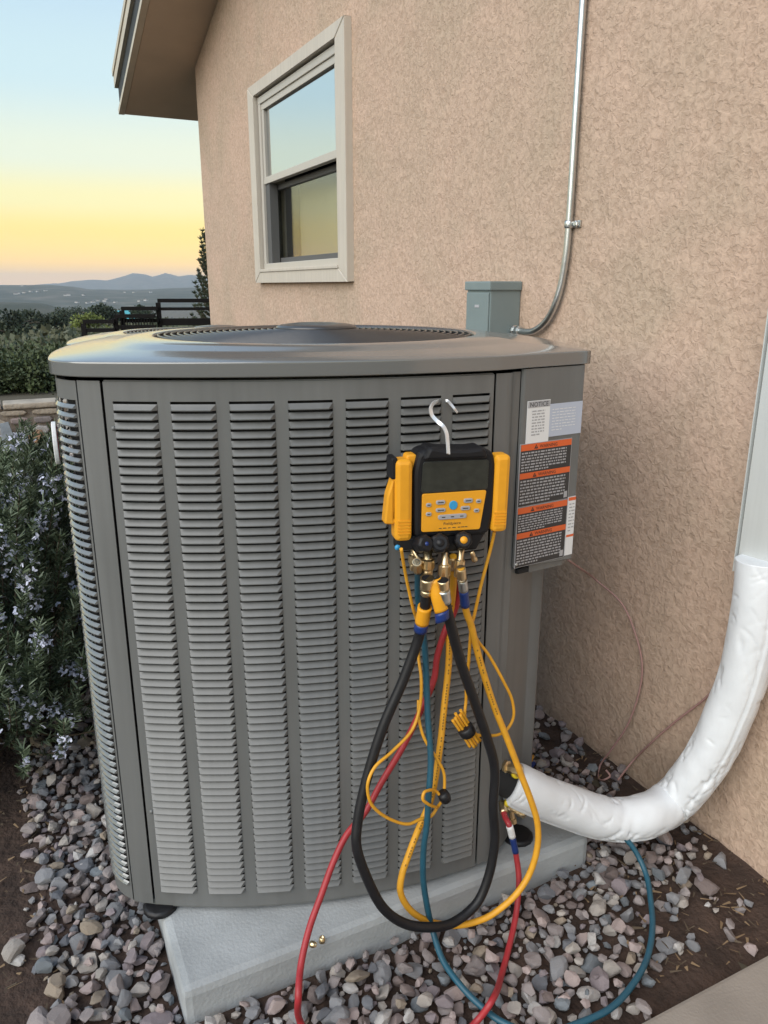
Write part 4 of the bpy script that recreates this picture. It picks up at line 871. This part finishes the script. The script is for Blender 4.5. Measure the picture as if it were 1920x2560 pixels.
HAZE = 0.0001
HOSE = {
  'black': [(0.6116, 1.075, 0.8499), (0.6156, 1.085, 0.8069), (0.6174, 1.1, 0.7603), (0.6162, 1.11, 0.7227), (0.5885, 1.115, 0.6426), (0.547, 1.115, 0.5563), (0.5117, 1.11, 0.4627), (0.4878, 1.1, 0.3867), (0.4796, 1.09, 0.3408), (0.4932, 1.08, 0.2764), (0.5257, 1.07, 0.1943), (0.5699, 1.065, 0.1438), (0.62, 1.06, 0.1177), (0.6787, 1.065, 0.0986), (0.7374, 1.07, 0.1174), (0.7668, 1.075, 0.1652), (0.7829, 1.08, 0.2466), (0.7786, 1.085, 0.325), (0.7817, 1.09, 0.4101), (0.7572, 1.09, 0.494), (0.7275, 1.09, 0.5749), (0.6912, 1.085, 0.6669), (0.6614, 1.075, 0.7516), (0.6417, 1.065, 0.8074), (0.6338, 1.06, 0.8477)],
  'red': [(0.6987, 1.11, 0.8574), (0.71, 1.13, 0.8067), (0.7109, 1.14, 0.7507), (0.6924, 1.145, 0.7048), (0.6791, 1.15, 0.6513), (0.673, 1.15, 0.6051), (0.6407, 1.15, 0.5364), (0.6047, 1.15, 0.4726), (0.5607, 1.15, 0.4102), (0.5222, 1.145, 0.3576), (0.4805, 1.135, 0.3313), (0.4473, 1.12, 0.2971), (0.4115, 1.1, 0.2468), (0.3771, 1.075, 0.2069), (0.3467, 1.04, 0.1694), (0.3269, 1.0, 0.1508), (0.3385, 1.0278, 0.055), (0.3522, 0.97, 0.035), (0.4218, 0.9039, 0.035), (0.5248, 0.877, 0.035), (0.6317, 0.9011, 0.04), (0.6626, 0.9, 0.0733), (0.7441, 0.98, 0.0245), (0.8299, 1.06, 0.0417), (0.8543, 1.085, 0.0707), (0.8649, 1.1, 0.1096), (0.8671, 1.115, 0.1479), (0.8612, 1.125, 0.1931), (0.8535, 1.13, 0.2268), (0.8568, 1.15, 0.2318), (0.8707, 1.18, 0.2424)],
  'blue': [(0.6046, 1.1, 0.872), (0.6211, 1.125, 0.8339), (0.6327, 1.145, 0.7867), (0.6439, 1.15, 0.7266), (0.6477, 1.145, 0.6904), (0.6504, 1.14, 0.6222), (0.6469, 1.125, 0.5414), (0.6433, 1.105, 0.4618), (0.6345, 1.095, 0.3964), (0.6277, 1.09, 0.3252), (0.623, 1.09, 0.289), (0.6225, 1.09, 0.2101), (0.63, 1.085, 0.1416), (0.6402, 1.08, 0.0871), (0.6349, 1.03, 0.0599), (0.6411, 0.9695, 0.05), (0.6557, 0.9275, 0.04), (0.6756, 0.8842, 0.035), (0.7239, 0.8332, 0.035), (0.8025, 0.8191, 0.035), (0.8748, 0.8171, 0.035), (0.9515, 0.8388, 0.035), (1.0159, 0.8699, 0.035), (1.0784, 0.9183, 0.038), (1.1303, 0.9757, 0.04), (1.1666, 1.026, 0.05), (1.1727, 1.0548, 0.07), (1.1625, 1.0796, 0.1), (1.1259, 1.1178, 0.14), (1.0601, 1.1552, 0.18), (0.9818, 1.19, 0.22), (0.9285, 1.2123, 0.27)],
  'yellow': [(0.6725, 1.065, 0.8615), (0.6882, 1.08, 0.816), (0.703, 1.09, 0.763), (0.7166, 1.095, 0.7345), (0.7331, 1.1, 0.6851), (0.7506, 1.1, 0.6287), (0.7786, 1.095, 0.5444), (0.8023, 1.085, 0.4797), (0.8326, 1.075, 0.3964), (0.8585, 1.065, 0.3232), (0.8735, 1.06, 0.2686), (0.8725, 1.055, 0.2148), (0.8552, 1.055, 0.1534), (0.824, 1.055, 0.1164), (0.785, 1.06, 0.0887), (0.7563, 1.065, 0.0762), (0.7007, 1.075, 0.0742), (0.6391, 1.085, 0.1002), (0.5946, 1.09, 0.1443), (0.5746, 1.095, 0.1928), (0.5805, 1.1, 0.2263), (0.5978, 1.105, 0.2638), (0.6187, 1.11, 0.3038), (0.6316, 1.11, 0.3317), (0.65, 1.115, 0.3625), (0.6636, 1.12, 0.4087), (0.6794, 1.13, 0.4814), (0.6924, 1.14, 0.5578), (0.7016, 1.145, 0.6255), (0.7021, 1.145, 0.672), (0.7006, 1.145, 0.6957), (0.7027, 1.14, 0.7636), (0.6917, 1.12, 0.8166), (0.678, 1.1, 0.8715)],
  'cordA': [(0.5739, 1.1, 0.9008), (0.5875, 1.115, 0.8624), (0.6003, 1.125, 0.8222), (0.6176, 1.135, 0.7681), (0.63, 1.145, 0.7411), (0.6357, 1.15, 0.712), (0.6378, 1.15, 0.6788), (0.6362, 1.145, 0.6582), (0.6336, 1.13, 0.6244), (0.6283, 1.125, 0.5677), (0.6071, 1.115, 0.5321), (0.5594, 1.105, 0.5049), (0.5202, 1.095, 0.4907), (0.504, 1.09, 0.4669), (0.5054, 1.09, 0.4342), (0.5158, 1.09, 0.4092), (0.5489, 1.09, 0.3726), (0.5881, 1.09, 0.3482), (0.6169, 1.095, 0.3455), (0.6437, 1.1, 0.34), (0.6569, 1.1, 0.3548), (0.6652, 1.095, 0.3746), (0.6721, 1.1, 0.3962), (0.6724, 1.105, 0.4272), (0.6567, 1.11, 0.4627), (0.6423, 1.115, 0.4894), (0.6334, 1.12, 0.5117), (0.6297, 1.13, 0.5433), (0.6338, 1.14, 0.5754)],
  'cordA2': [(0.6539, 1.095, 0.3592), (0.6245, 1.08, 0.3875), (0.6118, 1.078, 0.4045), (0.6153, 1.08, 0.4152), (0.6277, 1.085, 0.4132), (0.6504, 1.095, 0.3975), (0.6603, 1.09, 0.3823)],
  'cordB': [(0.7568, 1.09, 0.9078), (0.7573, 1.1, 0.8744), (0.7429, 1.105, 0.8043), (0.7329, 1.11, 0.7404), (0.7283, 1.11, 0.7235), (0.7294, 1.115, 0.6859), (0.7308, 1.12, 0.6348), (0.7309, 1.125, 0.5931), (0.7314, 1.125, 0.5557), (0.7264, 1.12, 0.5298), (0.7305, 1.115, 0.5059), (0.7508, 1.115, 0.4824), (0.7693, 1.11, 0.4782), (0.7926, 1.105, 0.4745), (0.8162, 1.105, 0.4797), (0.8313, 1.105, 0.5028), (0.8272, 1.105, 0.5415), (0.8026, 1.105, 0.5925), (0.7678, 1.11, 0.6555), (0.7429, 1.11, 0.6893), (0.7288, 1.105, 0.7198), (0.7221, 1.1, 0.7434)],
  'coil': [(0.7049, 1.115, 0.5374), (0.7484, 1.11, 0.4626)],
  'tieA': [(0.6603, 1.09, 0.3795), (0.6461, 1.085, 0.4081), (0.6668, 1.085, 0.3608)],
  'pipe': [(0.9033, 1.185, 0.2747), (0.9192, 1.175, 0.2659), (0.9732, 1.165, 0.2289), (1.036, 1.155, 0.1904), (1.1085, 1.14, 0.1523), (1.1632, 1.125, 0.134), (1.2215, 1.105, 0.1368), (1.315, 1.1081, 0.1454), (1.345, 1.0754, 0.2322), (1.365, 1.0532, 0.3147), (1.378, 1.0351, 0.4144), (1.385, 1.0213, 0.4947), (1.388, 1.0121, 0.6233), (1.388, 1.011, 0.7163), (1.388, 1.015, 0.778)],
  'wire1': [(1.1594, 1.36, 0.7024), (1.2403, 1.4, 0.651), (1.4, 1.5209, 0.553), (1.42, 1.4361, 0.5104), (1.43, 1.385, 0.436), (1.435, 1.359, 0.3644), (1.435, 1.3573, 0.2939), (1.425, 1.377, 0.1759), (1.41, 1.4162, 0.0738), (1.4, 1.4421, 0.0113), (1.38, 1.4244, -0.0031), (1.3263, 1.3453, 0.05), (1.3404, 1.3403, 0.06), (1.3386, 1.3552, 0.07)],
  'wire2': [(1.425, 1.1079, 0.4426), (1.438, 1.1461, 0.3775), (1.438, 1.2287, 0.264), (1.438, 1.2957, 0.1667), (1.435, 1.3582, 0.0641), (1.3687, 1.338, 0.04)],
  'hook': [(0.657, 1.09, 1.0597), (0.6639, 1.105, 1.0769), (0.6671, 1.115, 1.0908), (0.6664, 1.125, 1.1002), (0.6602, 1.135, 1.1081), (0.6537, 1.142, 1.1179), (0.6546, 1.148, 1.1281), (0.6635, 1.157, 1.1345), (0.6781, 1.17, 1.1361), (0.7004, 1.19, 1.1335), (0.7057, 1.178, 1.134), (0.7073, 1.168, 1.1288), (0.7105, 1.162, 1.1223), (0.7183, 1.165, 1.115)],
}
# hook: a flat bent strip from the gauge top to a louvre slot
hk = MB(); hp_ = spline(HOSE['hook'], 6); Lh = []
for i, p in enumerate(hp_):
    p = Vector(p); t = (Vector(hp_[min(i+1, len(hp_)-1)])-Vector(hp_[max(0, i-1)])).normalized(); w = t.cross(Vector((0, 1, 0)))
    w = w.normalized() if w.length > 1e-3 else Vector((1, 0, 0)); nn = t.cross(w).normalized()
    k = .0032*(1-.45*max(0, (i/len(hp_)-.6)/.4)); Lh.append([p+w*k+nn*.0011, p-w*k+nn*.0011, p-w*k-nn*.0011, p+w*k-nn*.0011])
hk.loft(Lh, 0, False, True, True); o = hk.build('hook', M['white_metal'], mg)
o.matrix_parent_inverse = (Matrix.Translation((MX, MY, MZ-.18)) @ Matrix.Rotation(rad(-12.7), 4, 'Z')).inverted()

# ================================================================ HOSES AND CORDS
def along(pts, f0, f1):
    d = [0]
    for a, c in zip(pts, pts[1:]): d.append(d[-1]+math.dist(a, c))
    T = d[-1]; out = []
    def at(s):
        for i in range(len(d)-1):
            if d[i] <= s <= d[i+1]: k = (s-d[i])/max(1e-9, d[i+1]-d[i]); return tuple(a+(c-a)*k for a, c in zip(pts[i], pts[i+1]))
        return pts[-1]
    n = max(3, int((f1-f0)/.006)+2)
    if f0 < 0: f0 += T; f1 += T
    return [at(f0+(f1-f0)*i/(n-1)) for i in range(n)]
def hose(name, key, r, m, label, cat, fittings=(), group=None, n=12, print_m=None):
    pts = spline(HOSE[key], 9); b = MB(); b.tube(pts, r, 0, n); o = b.build(name, m, None, label=label, cat=cat, group=group)
    for nm, f0, f1, rr, mm, sides in fittings:
        q = along(pts, f0, f1); f = MB(); f.tube(q, rr, 0, sides); f.build(nm, mm, o)
    return o, pts
G = 'hoses on the manifold gauge'
bo, bpts = hose('black_hose', 'black', .0096, M['black_rubber'], 'thick black vacuum hose hanging in a wide loop from the gauge', 'hose', [
    ('end_nut', 0, .022, .0122, M['brass'], 12), ('end_nut', .024, .034, .0105, M['brass'], 16), ('yellow_sleeve', .062, .100, .0128, M['yellow'], 16), ('blue_band', .100, .118, .0126, M['blue_plastic'], 16),
    ('end_nut', -.020, -.0005, .0105, M['brass'], 8), ('ferrule', -.046, -.020, .0112, M['steel'], 16)], G)
b = MB(); fl = [Vector(p) for p in spline([(.625,1.075,.845),(.630,1.068,.815),(.637,1.066,.788)], 6)]
L = []
for i, p in enumerate(fl): L.append([p+Vector((.0125*math.cos(rad(a)), .011*math.sin(rad(a)), -.006*math.sin(rad(a*.8))) ) for a in range(0, 360, 20)])
b.loft(L, 0, True, True, True); b.build('yellow_tag', M['yellow'], bo)
b = MB(); L = [[Vector((.637+.0005*k,1.066,.787-.006*k))+Vector((.0127*math.cos(rad(a)), .0113*math.sin(rad(a)), -.006*math.sin(rad(a*.8)))) for a in range(0, 360, 20)] for k in range(4)]; b.loft(L, 0, True, True, True); b.build('blue_band', M['blue_plastic'], bo)
hose('red_hose', 'red', .0062, M['red_hose'], 'red charging hose running down the front and round to the valve', 'hose', [
    ('end_nut', 0, .03, .0085, M['brass'], 12), ('blue_collar', -.128, -.090, .0070, M['blue_plastic'], 14), ('white_collar', -.090, -.060, .0076, M['label_white'], 14), ('end_nut', -.060, -.028, .0060, M['brass'], 10), ('end_nut', -.028, -.001, .0085, M['brass'], 8)], G)
hose('teal_hose', 'blue', .0062, M['blue_hose'], 'dark teal charging hose hanging down and curling over the gravel', 'hose', [('end_nut', 0, .03, .0085, M['brass'], 12)], G)
hose('yellow_hose', 'yellow', .0066, M['yellow_hose'], 'thick yellow charging hose hanging in a loop right of centre', 'hose', [
    ('end_nut', 0, .028, .0082, M['brass'], 10), ('steel_ferrule', .030, .056, .0088, M['steel'], 14), ('blue_collar', .056, .092, .0086, M['blue_plastic'], 14), ('end_nut', -.03, -.001, .0085, M['brass'], 12)], G)
# printed lettering on the yellow hose: rows of small dark dashes
def hose_print(key, r, f0, f1, name, parent):
    pts = spline(HOSE[key], 9); q = along(pts, f0, f1); b = MB(); R = random.Random(4)
    for i in range(1, len(q)-1):
        if R.random() < .25: continue
        p = Vector(q[i]); t = (Vector(q[i+1])-Vector(q[i-1])).normalized(); n = Vector((-.45, -1, .25)); n = (n-t*n.dot(t)).normalized(); w = t.cross(n)
        L_ = .0019; b.add([p+n*(r+.0003)+t*L_+w*.0013, p+n*(r+.0003)+t*L_-w*.0013, p+n*(r+.0003)-t*L_-w*.0013, p+n*(r+.0003)-t*L_+w*.0013], [(0,1,2,3)])
    b.build(name, M['ink_soft'], parent)
M['ink_soft'] = mat('faded_print', (.26, .13, .02), .6)
yo = bpy.data.objects['yellow_hose']; hose_print('yellow', .0066, .18, .36, 'hose_print', yo); hose_print('yellow', .0066, 1.16, 1.72, 'hose_print', yo)
G2 = 'sensor cords of the gauge'
ca, _ = hose('sensor_cord', 'cordA', .0031, M['yellow_hose'], 'thin yellow cord looping left from the left clamp', 'cord', (), G2, 8)
b = MB(); b.tube(spline(HOSE['cordA2'], 8), .0031, 0, 8); b.build('cord_loop', M['yellow_hose'], ca)
b = MB(); p = Vector(HOSE['tieA'][0]); b.lathe([(.004,-.011),(.0105,-.010),(.012,0),(.0105,.010),(.004,.011)], 0, 14, Matrix.Translation(p+Vector((.006,0,.004))) @ Matrix.Rotation(rad(-25),4,'Y')); b.build('cord_tie', M['black_rubber'], ca)
cb2, _ = hose('sensor_cord', 'cordB', .0031, M['yellow_hose'], 'thin yellow cord from the right clamp with a bundled coil behind the black hose', 'cord', (), G2, 8)
p, q = Vector(HOSE['coil'][0]), Vector(HOSE['coil'][1]); ax = (q-p).normalized(); sd = ax.cross(Vector((0,1,0))).normalized()
for k in range(5):
    b = MB(); o_ = sd*(.0058*(k-2))+Vector((0, -.002 if k % 2 else .002, 0)); e = .004*((k*37) % 5-2)/2
    b.tube(spline([p+o_*1.02-ax*e, p+o_*.98+ax*.025, q+o_*.98-ax*.025, q+o_*1.04+ax*e], 5), .0030, 0, 8); b.build('coil_strand', M['yellow_hose'], cb2)
b = MB(); mid = (p+q)/2; X = Matrix.Translation(mid) @ ax.to_track_quat('Z', 'Y').to_matrix().to_4x4(); b.lathe([(.012,-.010),(.0160,-.009),(.0165,0),(.0160,.009),(.012,.010)], 0, 16, X); b.build('cord_tie', M['black_rubber'], cb2)

# insulated line set
ip = empty('insulated_pipe', (1.2, 1.12, .1), 0, 'fat white wrapped refrigerant pipe curving from the unit up the wall', 'pipe')
PI_ = Matrix.Translation((-1.2, -1.12, -.1))
pts = spline(HOSE['pipe'], 26); b = MB(); n = 84; loops = []; u = None
for i, p in enumerate(pts):
    p = Vector(p); t = (Vector(pts[min(i+1, len(pts)-1)])-Vector(pts[max(0, i-1)])).normalized()
    u = t.orthogonal().normalized() if u is None else (u-t*u.dot(t)).normalized(); w = t.cross(u); s = i/(len(pts)-1)
    rr = .0480+.0050*s; L = []; bend = math.exp(-((s-.50)/.24)**2)
    ref = Vector((-.42, -.62, -.50)); ref = (ref-t*ref.dot(t)).normalized(); rw_ = t.cross(ref)
    for k in range(n):
        a = 2*math.pi*k/n; d = u*math.cos(a)+w*math.sin(a); g = math.atan2(d.dot(rw_), d.dot(ref))
        q = .0018*noise.noise(Vector((s*9, math.cos(a)*1.3, math.sin(a)*1.3)))+bend*.0022*noise.noise(Vector((s*34+a*.6, math.cos(a), math.sin(a)+5)))
        # lengthwise taped seam and the short creases that run from it
        sm_ = g-.10*math.sin(s*9)-.04*math.sin(s*31)
        q += -.0030*math.exp(-(sm_/.045)**2)+.0014*math.exp(-((sm_-.12)/.07)**2)
        c1 = noise.noise(Vector((s*24+1.1*math.sin(g), g*.8, 3.1))); c2 = noise.noise(Vector((s*38-1.2*g, g*1.1+4, 8.3)))
        mk = sstep(.02, .30, noise.noise(Vector((s*11+3, math.cos(g)*1.6, math.sin(g)*1.6+2))))
        q += -mk*((.0020+.0028*bend)*max(0, 1-abs(c1)*7)+(.0010+.0014*bend)*max(0, 1-abs(c2)*6))
        L.append(p+d*(rr+q))
    loops.append(L)
loops = [[Vector(pts[0])+(q-Vector(pts[0]))*.86-(Vector(pts[1])-Vector(pts[0])).normalized()*.006 for q in loops[0]]]+loops
b.loft(loops, 0, True, True, True); o = b.build('white_wrap', M['wrap'], ip); o.matrix_parent_inverse = PI_
b = MB(); d0 = (Vector(pts[0])-Vector(pts[3])).normalized(); p0 = Vector(pts[0]); b.tube([p0-d0*.02, p0+d0*.03, p0+d0*.05], .036, 0, 20); b.tube([p0+d0*.04, p0+d0*.075], .012, 0, 12); o = b.build('black_foam_end', M['foam'], ip); o.matrix_parent_inverse = PI_
# thermostat wires
hose('control_wire', 'wire1', .0026, M['wire_red'], 'thin brownish red wire arching from the control box to the ground', 'wire', (), 'control wires by the wall', 6)
hose('control_wire', 'wire2', .0026, M['wire_red'], 'thin brownish red wire lying against the wall behind the white pipe', 'wire', (), 'control wires by the wall', 6)
# low-voltage splice behind the pipe
lv = empty('wire_splice', (1.12, 1.45, .03), 0, 'yellow spliced wires with red and blue wire nuts behind the white pipe', 'wire')
def lp(x, y, z): return (x-1.12, y-1.45, z-.03)
b = MB(); b.tube(spline([lp(1.00,1.38,.12),lp(1.04,1.42,.10),lp(1.10,1.45,.075),lp(1.16,1.47,.055),lp(1.22,1.52,.05)],6), .004, 0, 8); b.tube(spline([lp(1.02,1.40,.10),lp(1.09,1.43,.085),lp(1.15,1.45,.06)],6), .003, 0, 6); b.build('wire_pair', M['yellow_hose'], lv)
for x, y, z, m in ((1.005,1.375,.130,M['red_hose']),(1.165,1.468,.062,M['blue_plastic'])):
    b = MB(); b.lathe([(.0001,0),(.0075,0),(.0085,.004),(.005,.022),(.0001,.024)], 0, 10, Matrix.Translation(lp(x,y,z)) @ Matrix.Rotation(rad(70),4,'Y')); b.build('wire_nut', m, lv)
# loose brass flare caps on the pad
for k, (x, y, lb) in enumerate(((.405,1.148-.002,'small brass flare cap on the pad touching the red hose'),(.4285,1.1475,'small brass flare cap standing free on the pad'))):
    b = MB(); n = 6; b.lathe([(.0001,0),(.0066,0),(.0066,.006),(.0052,.0075),(.0052,.0105),(.0036,.0108),(.0034,.004),(.0001,.004)], 0, 12, None); o = b.build('flare_cap', M['brass'], None, label=lb, cat='brass cap', group='loose brass caps on the pad'); o.location = (x, y, .0885)
    if k == 0: o.rotation_euler = (rad(70), 0, rad(30)); o.location.z = .0945

# ================================================================ GRAVEL
gb = MB(); xs = np.linspace(-1.6, 1.449, 90); yy = np.linspace(.78, 7.0, 150)
gb.loft([[(x, y, .004+.010*fbm(x, y, 6)+(.012 if x > 1.2 else 0)*fbm(x, y, 14)) for x in xs] for y in yy], 0, True, closed=False)
gravel = gb.build('gravel_bed', M['dirt'], kind='structure')
def stone_mesh(seed, fine):
    R = random.Random(seed); bm = bmesh.new(); bmesh.ops.create_icosphere(bm, subdivisions=2 if seed < 0 else 1, radius=1)
    sx, sy, sz = R.uniform(.8, 1.25), R.uniform(.62, .95), R.uniform(.42, .72); off = Vector((R.uniform(0, 50), R.uniform(0, 50), R.uniform(0, 50)))
    # cut by a few planes to get the facets of crushed rock
    cuts = [(Vector((R.gauss(0,1), R.gauss(0,1), R.gauss(0,.7))).normalized(), R.uniform(.42, .75)) for _ in range(R.choice([4, 5, 6, 7]))]
    if fine: bmesh.ops.subdivide_edges(bm, edges=bm.edges[:], cuts=1, use_grid_fill=True)
    for v in bm.verts:
        v.co.normalize(); c = v.co.copy()
        for nn, d in cuts:
            e = c.dot(nn)-d
            if e > 0: c -= nn*e*.97
        c *= 1+.16*noise.noise(c*1.6+off); v.co = Vector((c.x*sx, c.y*sy, c.z*sz))
    bmesh.ops.decimate if False else None
    bm.verts.index_update(); V = [v.co.copy() for v in bm.verts]; F = [[v.index for v in f.verts] for f in bm.faces]; bm.free(); return V, F
SH = [stone_mesh(s, False) for s in range(14)]; SHF = [stone_mesh(s, True) for s in range(14)]
sh_me = []
for V, F in SHF:
    m_ = MB(); m_.add(V, F, 0, False); sh_me.append(m_.data('stone', [SM[0]]))
PADR = (.632-.475, .632+.475, 1.672-.52, 1.672+.52)
def density(x, y):
    d = 1.0
    if x < -.045: d *= max(.05, 1-(-.045-x)/.055)
    if y > 2.25 and x < .3: d *= .5
    if x > 1.02 and y < 1.02: d *= max(.24, 1-.9*min(1, (x-1.02)/.10+ (1.02-y)/.35))
    if x > 1.27: d *= max(.18, 1-(x-1.27)/.12)
    if y < .84: d *= .3
    return d
field = np.random.default_rng(77).uniform(0, 1, (120, 140))
stones = []; Rg = random.Random(11); cell = {}
def try_stone(x, y, r, layer):
    if PADR[0]-r*.75 < x < PADR[1]+r*.75 and PADR[2]-r*.75 < y < PADR[3]+r*.5: return False
    if y < .772+r or x > 1.445-r: return False
    key = (int(x/.05), int(y/.05), layer)
    for i in (-1, 0, 1):
        for j in (-1, 0, 1):
            for (X, Y, Rr) in cell.get((key[0]+i, key[1]+j, layer), ()):
                if (X-x)**2+(Y-y)**2 < ((Rr+r)*(.72 if layer == 0 else .86))**2: return False
    cell.setdefault(key, []).append((x, y, r)); return True
low_hose = [q for key in ('red', 'blue') for q in spline(HOSE[key], 4) if q[2] < .11]
for layer, tries, r0, r1 in ((0, 12000, .0175, .031), (0, 40000, .012, .0185), (0, 50000, .0075, .0125), (1, 10000, .012, .026)):
    for _ in range(tries):
        x, y = Rg.uniform(-.42, 1.44), Rg.uniform(.78, 2.9)
        if x > .2 and y > 2.3: continue
        if field[int((x+1)/.024), int(y/.024)] > density(x, y): continue
        r = min(r1, max(r0, Rg.lognormvariate(math.log((r0*r1)**.5*.95), .30)))
        if (layer or r > .021) and any((q[0]-x)**2+(q[1]-y)**2 < (r+.010)**2 for q in low_hose): continue
        if try_stone(x, y, r, layer):
            z = .006+r*.34+.008*fbm(x, y, 6) if not layer else .022+r*.35
            stones.append((x, y, z, r))
far = [(Rg.uniform(-1.2, .8), Rg.uniform(3.6, 6.95), .02, Rg.uniform(.018, .05)) for _ in range(1500)]
def in_view(x, y, z):
    th = rad(26.2); F = x*math.sin(th)+y*math.cos(th); X = x*math.cos(th)-y*math.sin(th); Zr = z-CAM_H; p = rad(16.346)
    dep = F*math.cos(p)-Zr*math.sin(p); u = 960+1923*X/dep; v = 1280-1923*(F*math.sin(p)+Zr*math.cos(p))/dep
    return -20 < u < 1940 and v < 2580, dep
rank = sorted([(s[3]/in_view(*s[:3])[1], i) for i, s in enumerate(stones) if in_view(*s[:3])[0] and not (s[0] > .15 and s[1] > 1.3 and s[0] < 1.0)], reverse=True)
solo = {i for _, i in rank[:300]}
rs = MB(); hill_st = MB()
def stone_matrix(s):
    return Matrix.Translation(s[:3]) @ Matrix.Rotation(Rg.uniform(0, 6.28), 4, 'Z') @ Matrix.Rotation(Rg.gauss(0, .35), 4, 'X') @ Matrix.Rotation(Rg.gauss(0, .3), 4, 'Y') @ Matrix.Diagonal((s[3],)*3+(1,))
WT = [0,0,0,1,1,1,2,2,2,3,4,4,5,5,6,7,8,9,0,1]
for i, s in enumerate(stones):
    k = Rg.randrange(len(SH)); mi = Rg.choice(WT); X = stone_matrix(s)
    if i in solo:
        o = link('stone', sh_me[k], gravel); o.matrix_local = X; o.material_slots[0].link = 'OBJECT'; o.material_slots[0].material = SM[mi]
    else: rs.add(SH[k][0], SH[k][1], mi, False, X)
rs.build('loose_stones', SM, gravel, kind='stuff')
for s in far:
    k = Rg.randrange(len(SH)); hill_st.add(SH[k][0], SH[k][1], Rg.choice([2, 7, 5, 0, 7]), False, stone_matrix(s))
hill_st.build('distant_gravel', SM, gravel, kind='stuff')

lt = MB(); Rl = np.random.default_rng(31)
for k in range(900):
    x, y = (Rl.uniform(-.45, -.03), Rl.uniform(.9, 2.6)) if k % 3 else (Rl.uniform(1.0, 1.44), Rl.uniform(.80, 1.5))
    a = Rl.uniform(0, 6.28); L_ = Rl.uniform(.006, .028); w = Rl.uniform(.0008, .0035); p = np.array((x, y, .012+.010*fbm(x, y, 6)+Rl.uniform(0, .006))); ax = np.array((math.cos(a), math.sin(a), Rl.normal(0, .15))); sd = np.array((-math.sin(a), math.cos(a), Rl.normal(0, .3)))
    lt.add([p-sd*w, p+sd*w, p+ax*L_+sd*w*.4, p+ax*L_-sd*w*.4], [(0,1,2,3)], k % 2)
lt.build('leaf_litter', [M['stem'], mat('dry_leaf', (.22,.15,.085), .9)], gravel, kind='stuff')

# ================================================================ ROSEMARY
rb = empty('rosemary_bush', (-.17, 2.53, 0), 0, 'dark rosemary bush with pale blue flowers left of the front unit', 'bush')
R6 = np.random.default_rng(17); br = MB(); lf = MB(); flw = MB()
def quad(mb, p, ax, sd, L, w, mi=0): mb.add([p-sd*w, p+sd*w, p+ax*L+sd*w*.5, p+ax*L-sd*w*.5], [(0,1,2,3)], mi)
for k in range(1050):
    b = R6.uniform(0, 2*math.pi); el = R6.uniform(0.02, 1)**.75; reach = R6.uniform(.36, .60)
    bx = np.array((R6.normal(0, .09), R6.normal(0, .11), .02))
    tip = np.array((math.cos(b)*reach*(1-.55*el**1.5), math.sin(b)*reach*1.1*(1-.55*el**1.5), .10+.57*el*R6.uniform(.8, 1.06)+(.18*max(0, math.cos(b))-.15*max(0, -math.cos(b)))*el))
    mid = bx*.35+tip*.55+np.array((math.cos(b)*.08, math.sin(b)*.08, -.02))
    pts = [np.array(p) for p in spline([bx, mid, tip, tip+np.array((math.cos(b)*.03, math.sin(b)*.03, .085))], 8)]
    if k % 4 == 0: br.tube(pts, lambda q: .0045*(1-.7*q), 0, 4)
    n = 120; fl_here = R6.random() < .55
    for i in range(n):
        t = R6.uniform(.30, 1)**.8*(len(pts)-1); j = min(int(t), len(pts)-2); p = pts[j]+(pts[j+1]-pts[j])*(t-j); d = pts[j+1]-pts[j]; d = d/np.linalg.norm(d)
        o_ = R6.normal(size=3); o_ -= d*o_.dot(d); o_ /= np.linalg.norm(o_); ax = d*.75+o_*.75; ax /= np.linalg.norm(ax); sd = np.cross(ax, R6.normal(size=3)); sd /= np.linalg.norm(sd)
        quad(lf, p+o_*.002, ax, sd, R6.uniform(.016, .030), .0021, 1 if R6.random() < .40 else 0)
    if fl_here:
        for c in range(R6.integers(1, 4)):
            t = R6.uniform(.62, .97)*(len(pts)-1); j = min(int(t), len(pts)-2); p = pts[j]
            for i in range(R6.integers(5, 11)):
                q = p+R6.normal(0, .011, 3); a = R6.normal(size=3); a /= np.linalg.norm(a); s_ = np.cross(a, R6.normal(size=3)); s_ /= np.linalg.norm(s_)
                quad(flw, q, a, s_, .012, .0046); quad(flw, q, s_, a, .010, .004)
br.build('branches', M['stem'], rb, kind='stuff'); lf.build('foliage', [M['leaf'], M['leaf_pale']], rb, kind='stuff'); flw.build('flowers', M['flower'], rb, kind='stuff')

# ================================================================ HAZE
hz = MB(); hz.box(-14000, 14000, -14000, 14000, -72, 190); hm = bpy.data.materials.new('haze_air'); hm.use_nodes = True
n = hm.node_tree.nodes; n.remove(n['Principled BSDF']); v = n.new('ShaderNodeVolumePrincipled'); v.inputs['Color'].default_value = (.80, .86, .95, 1); v.inputs['Density'].default_value = HAZE
hm.node_tree.links.new(v.outputs[0], n['Material Output'].inputs['Volume'])
hz.build('haze', hm, kind='stuff')
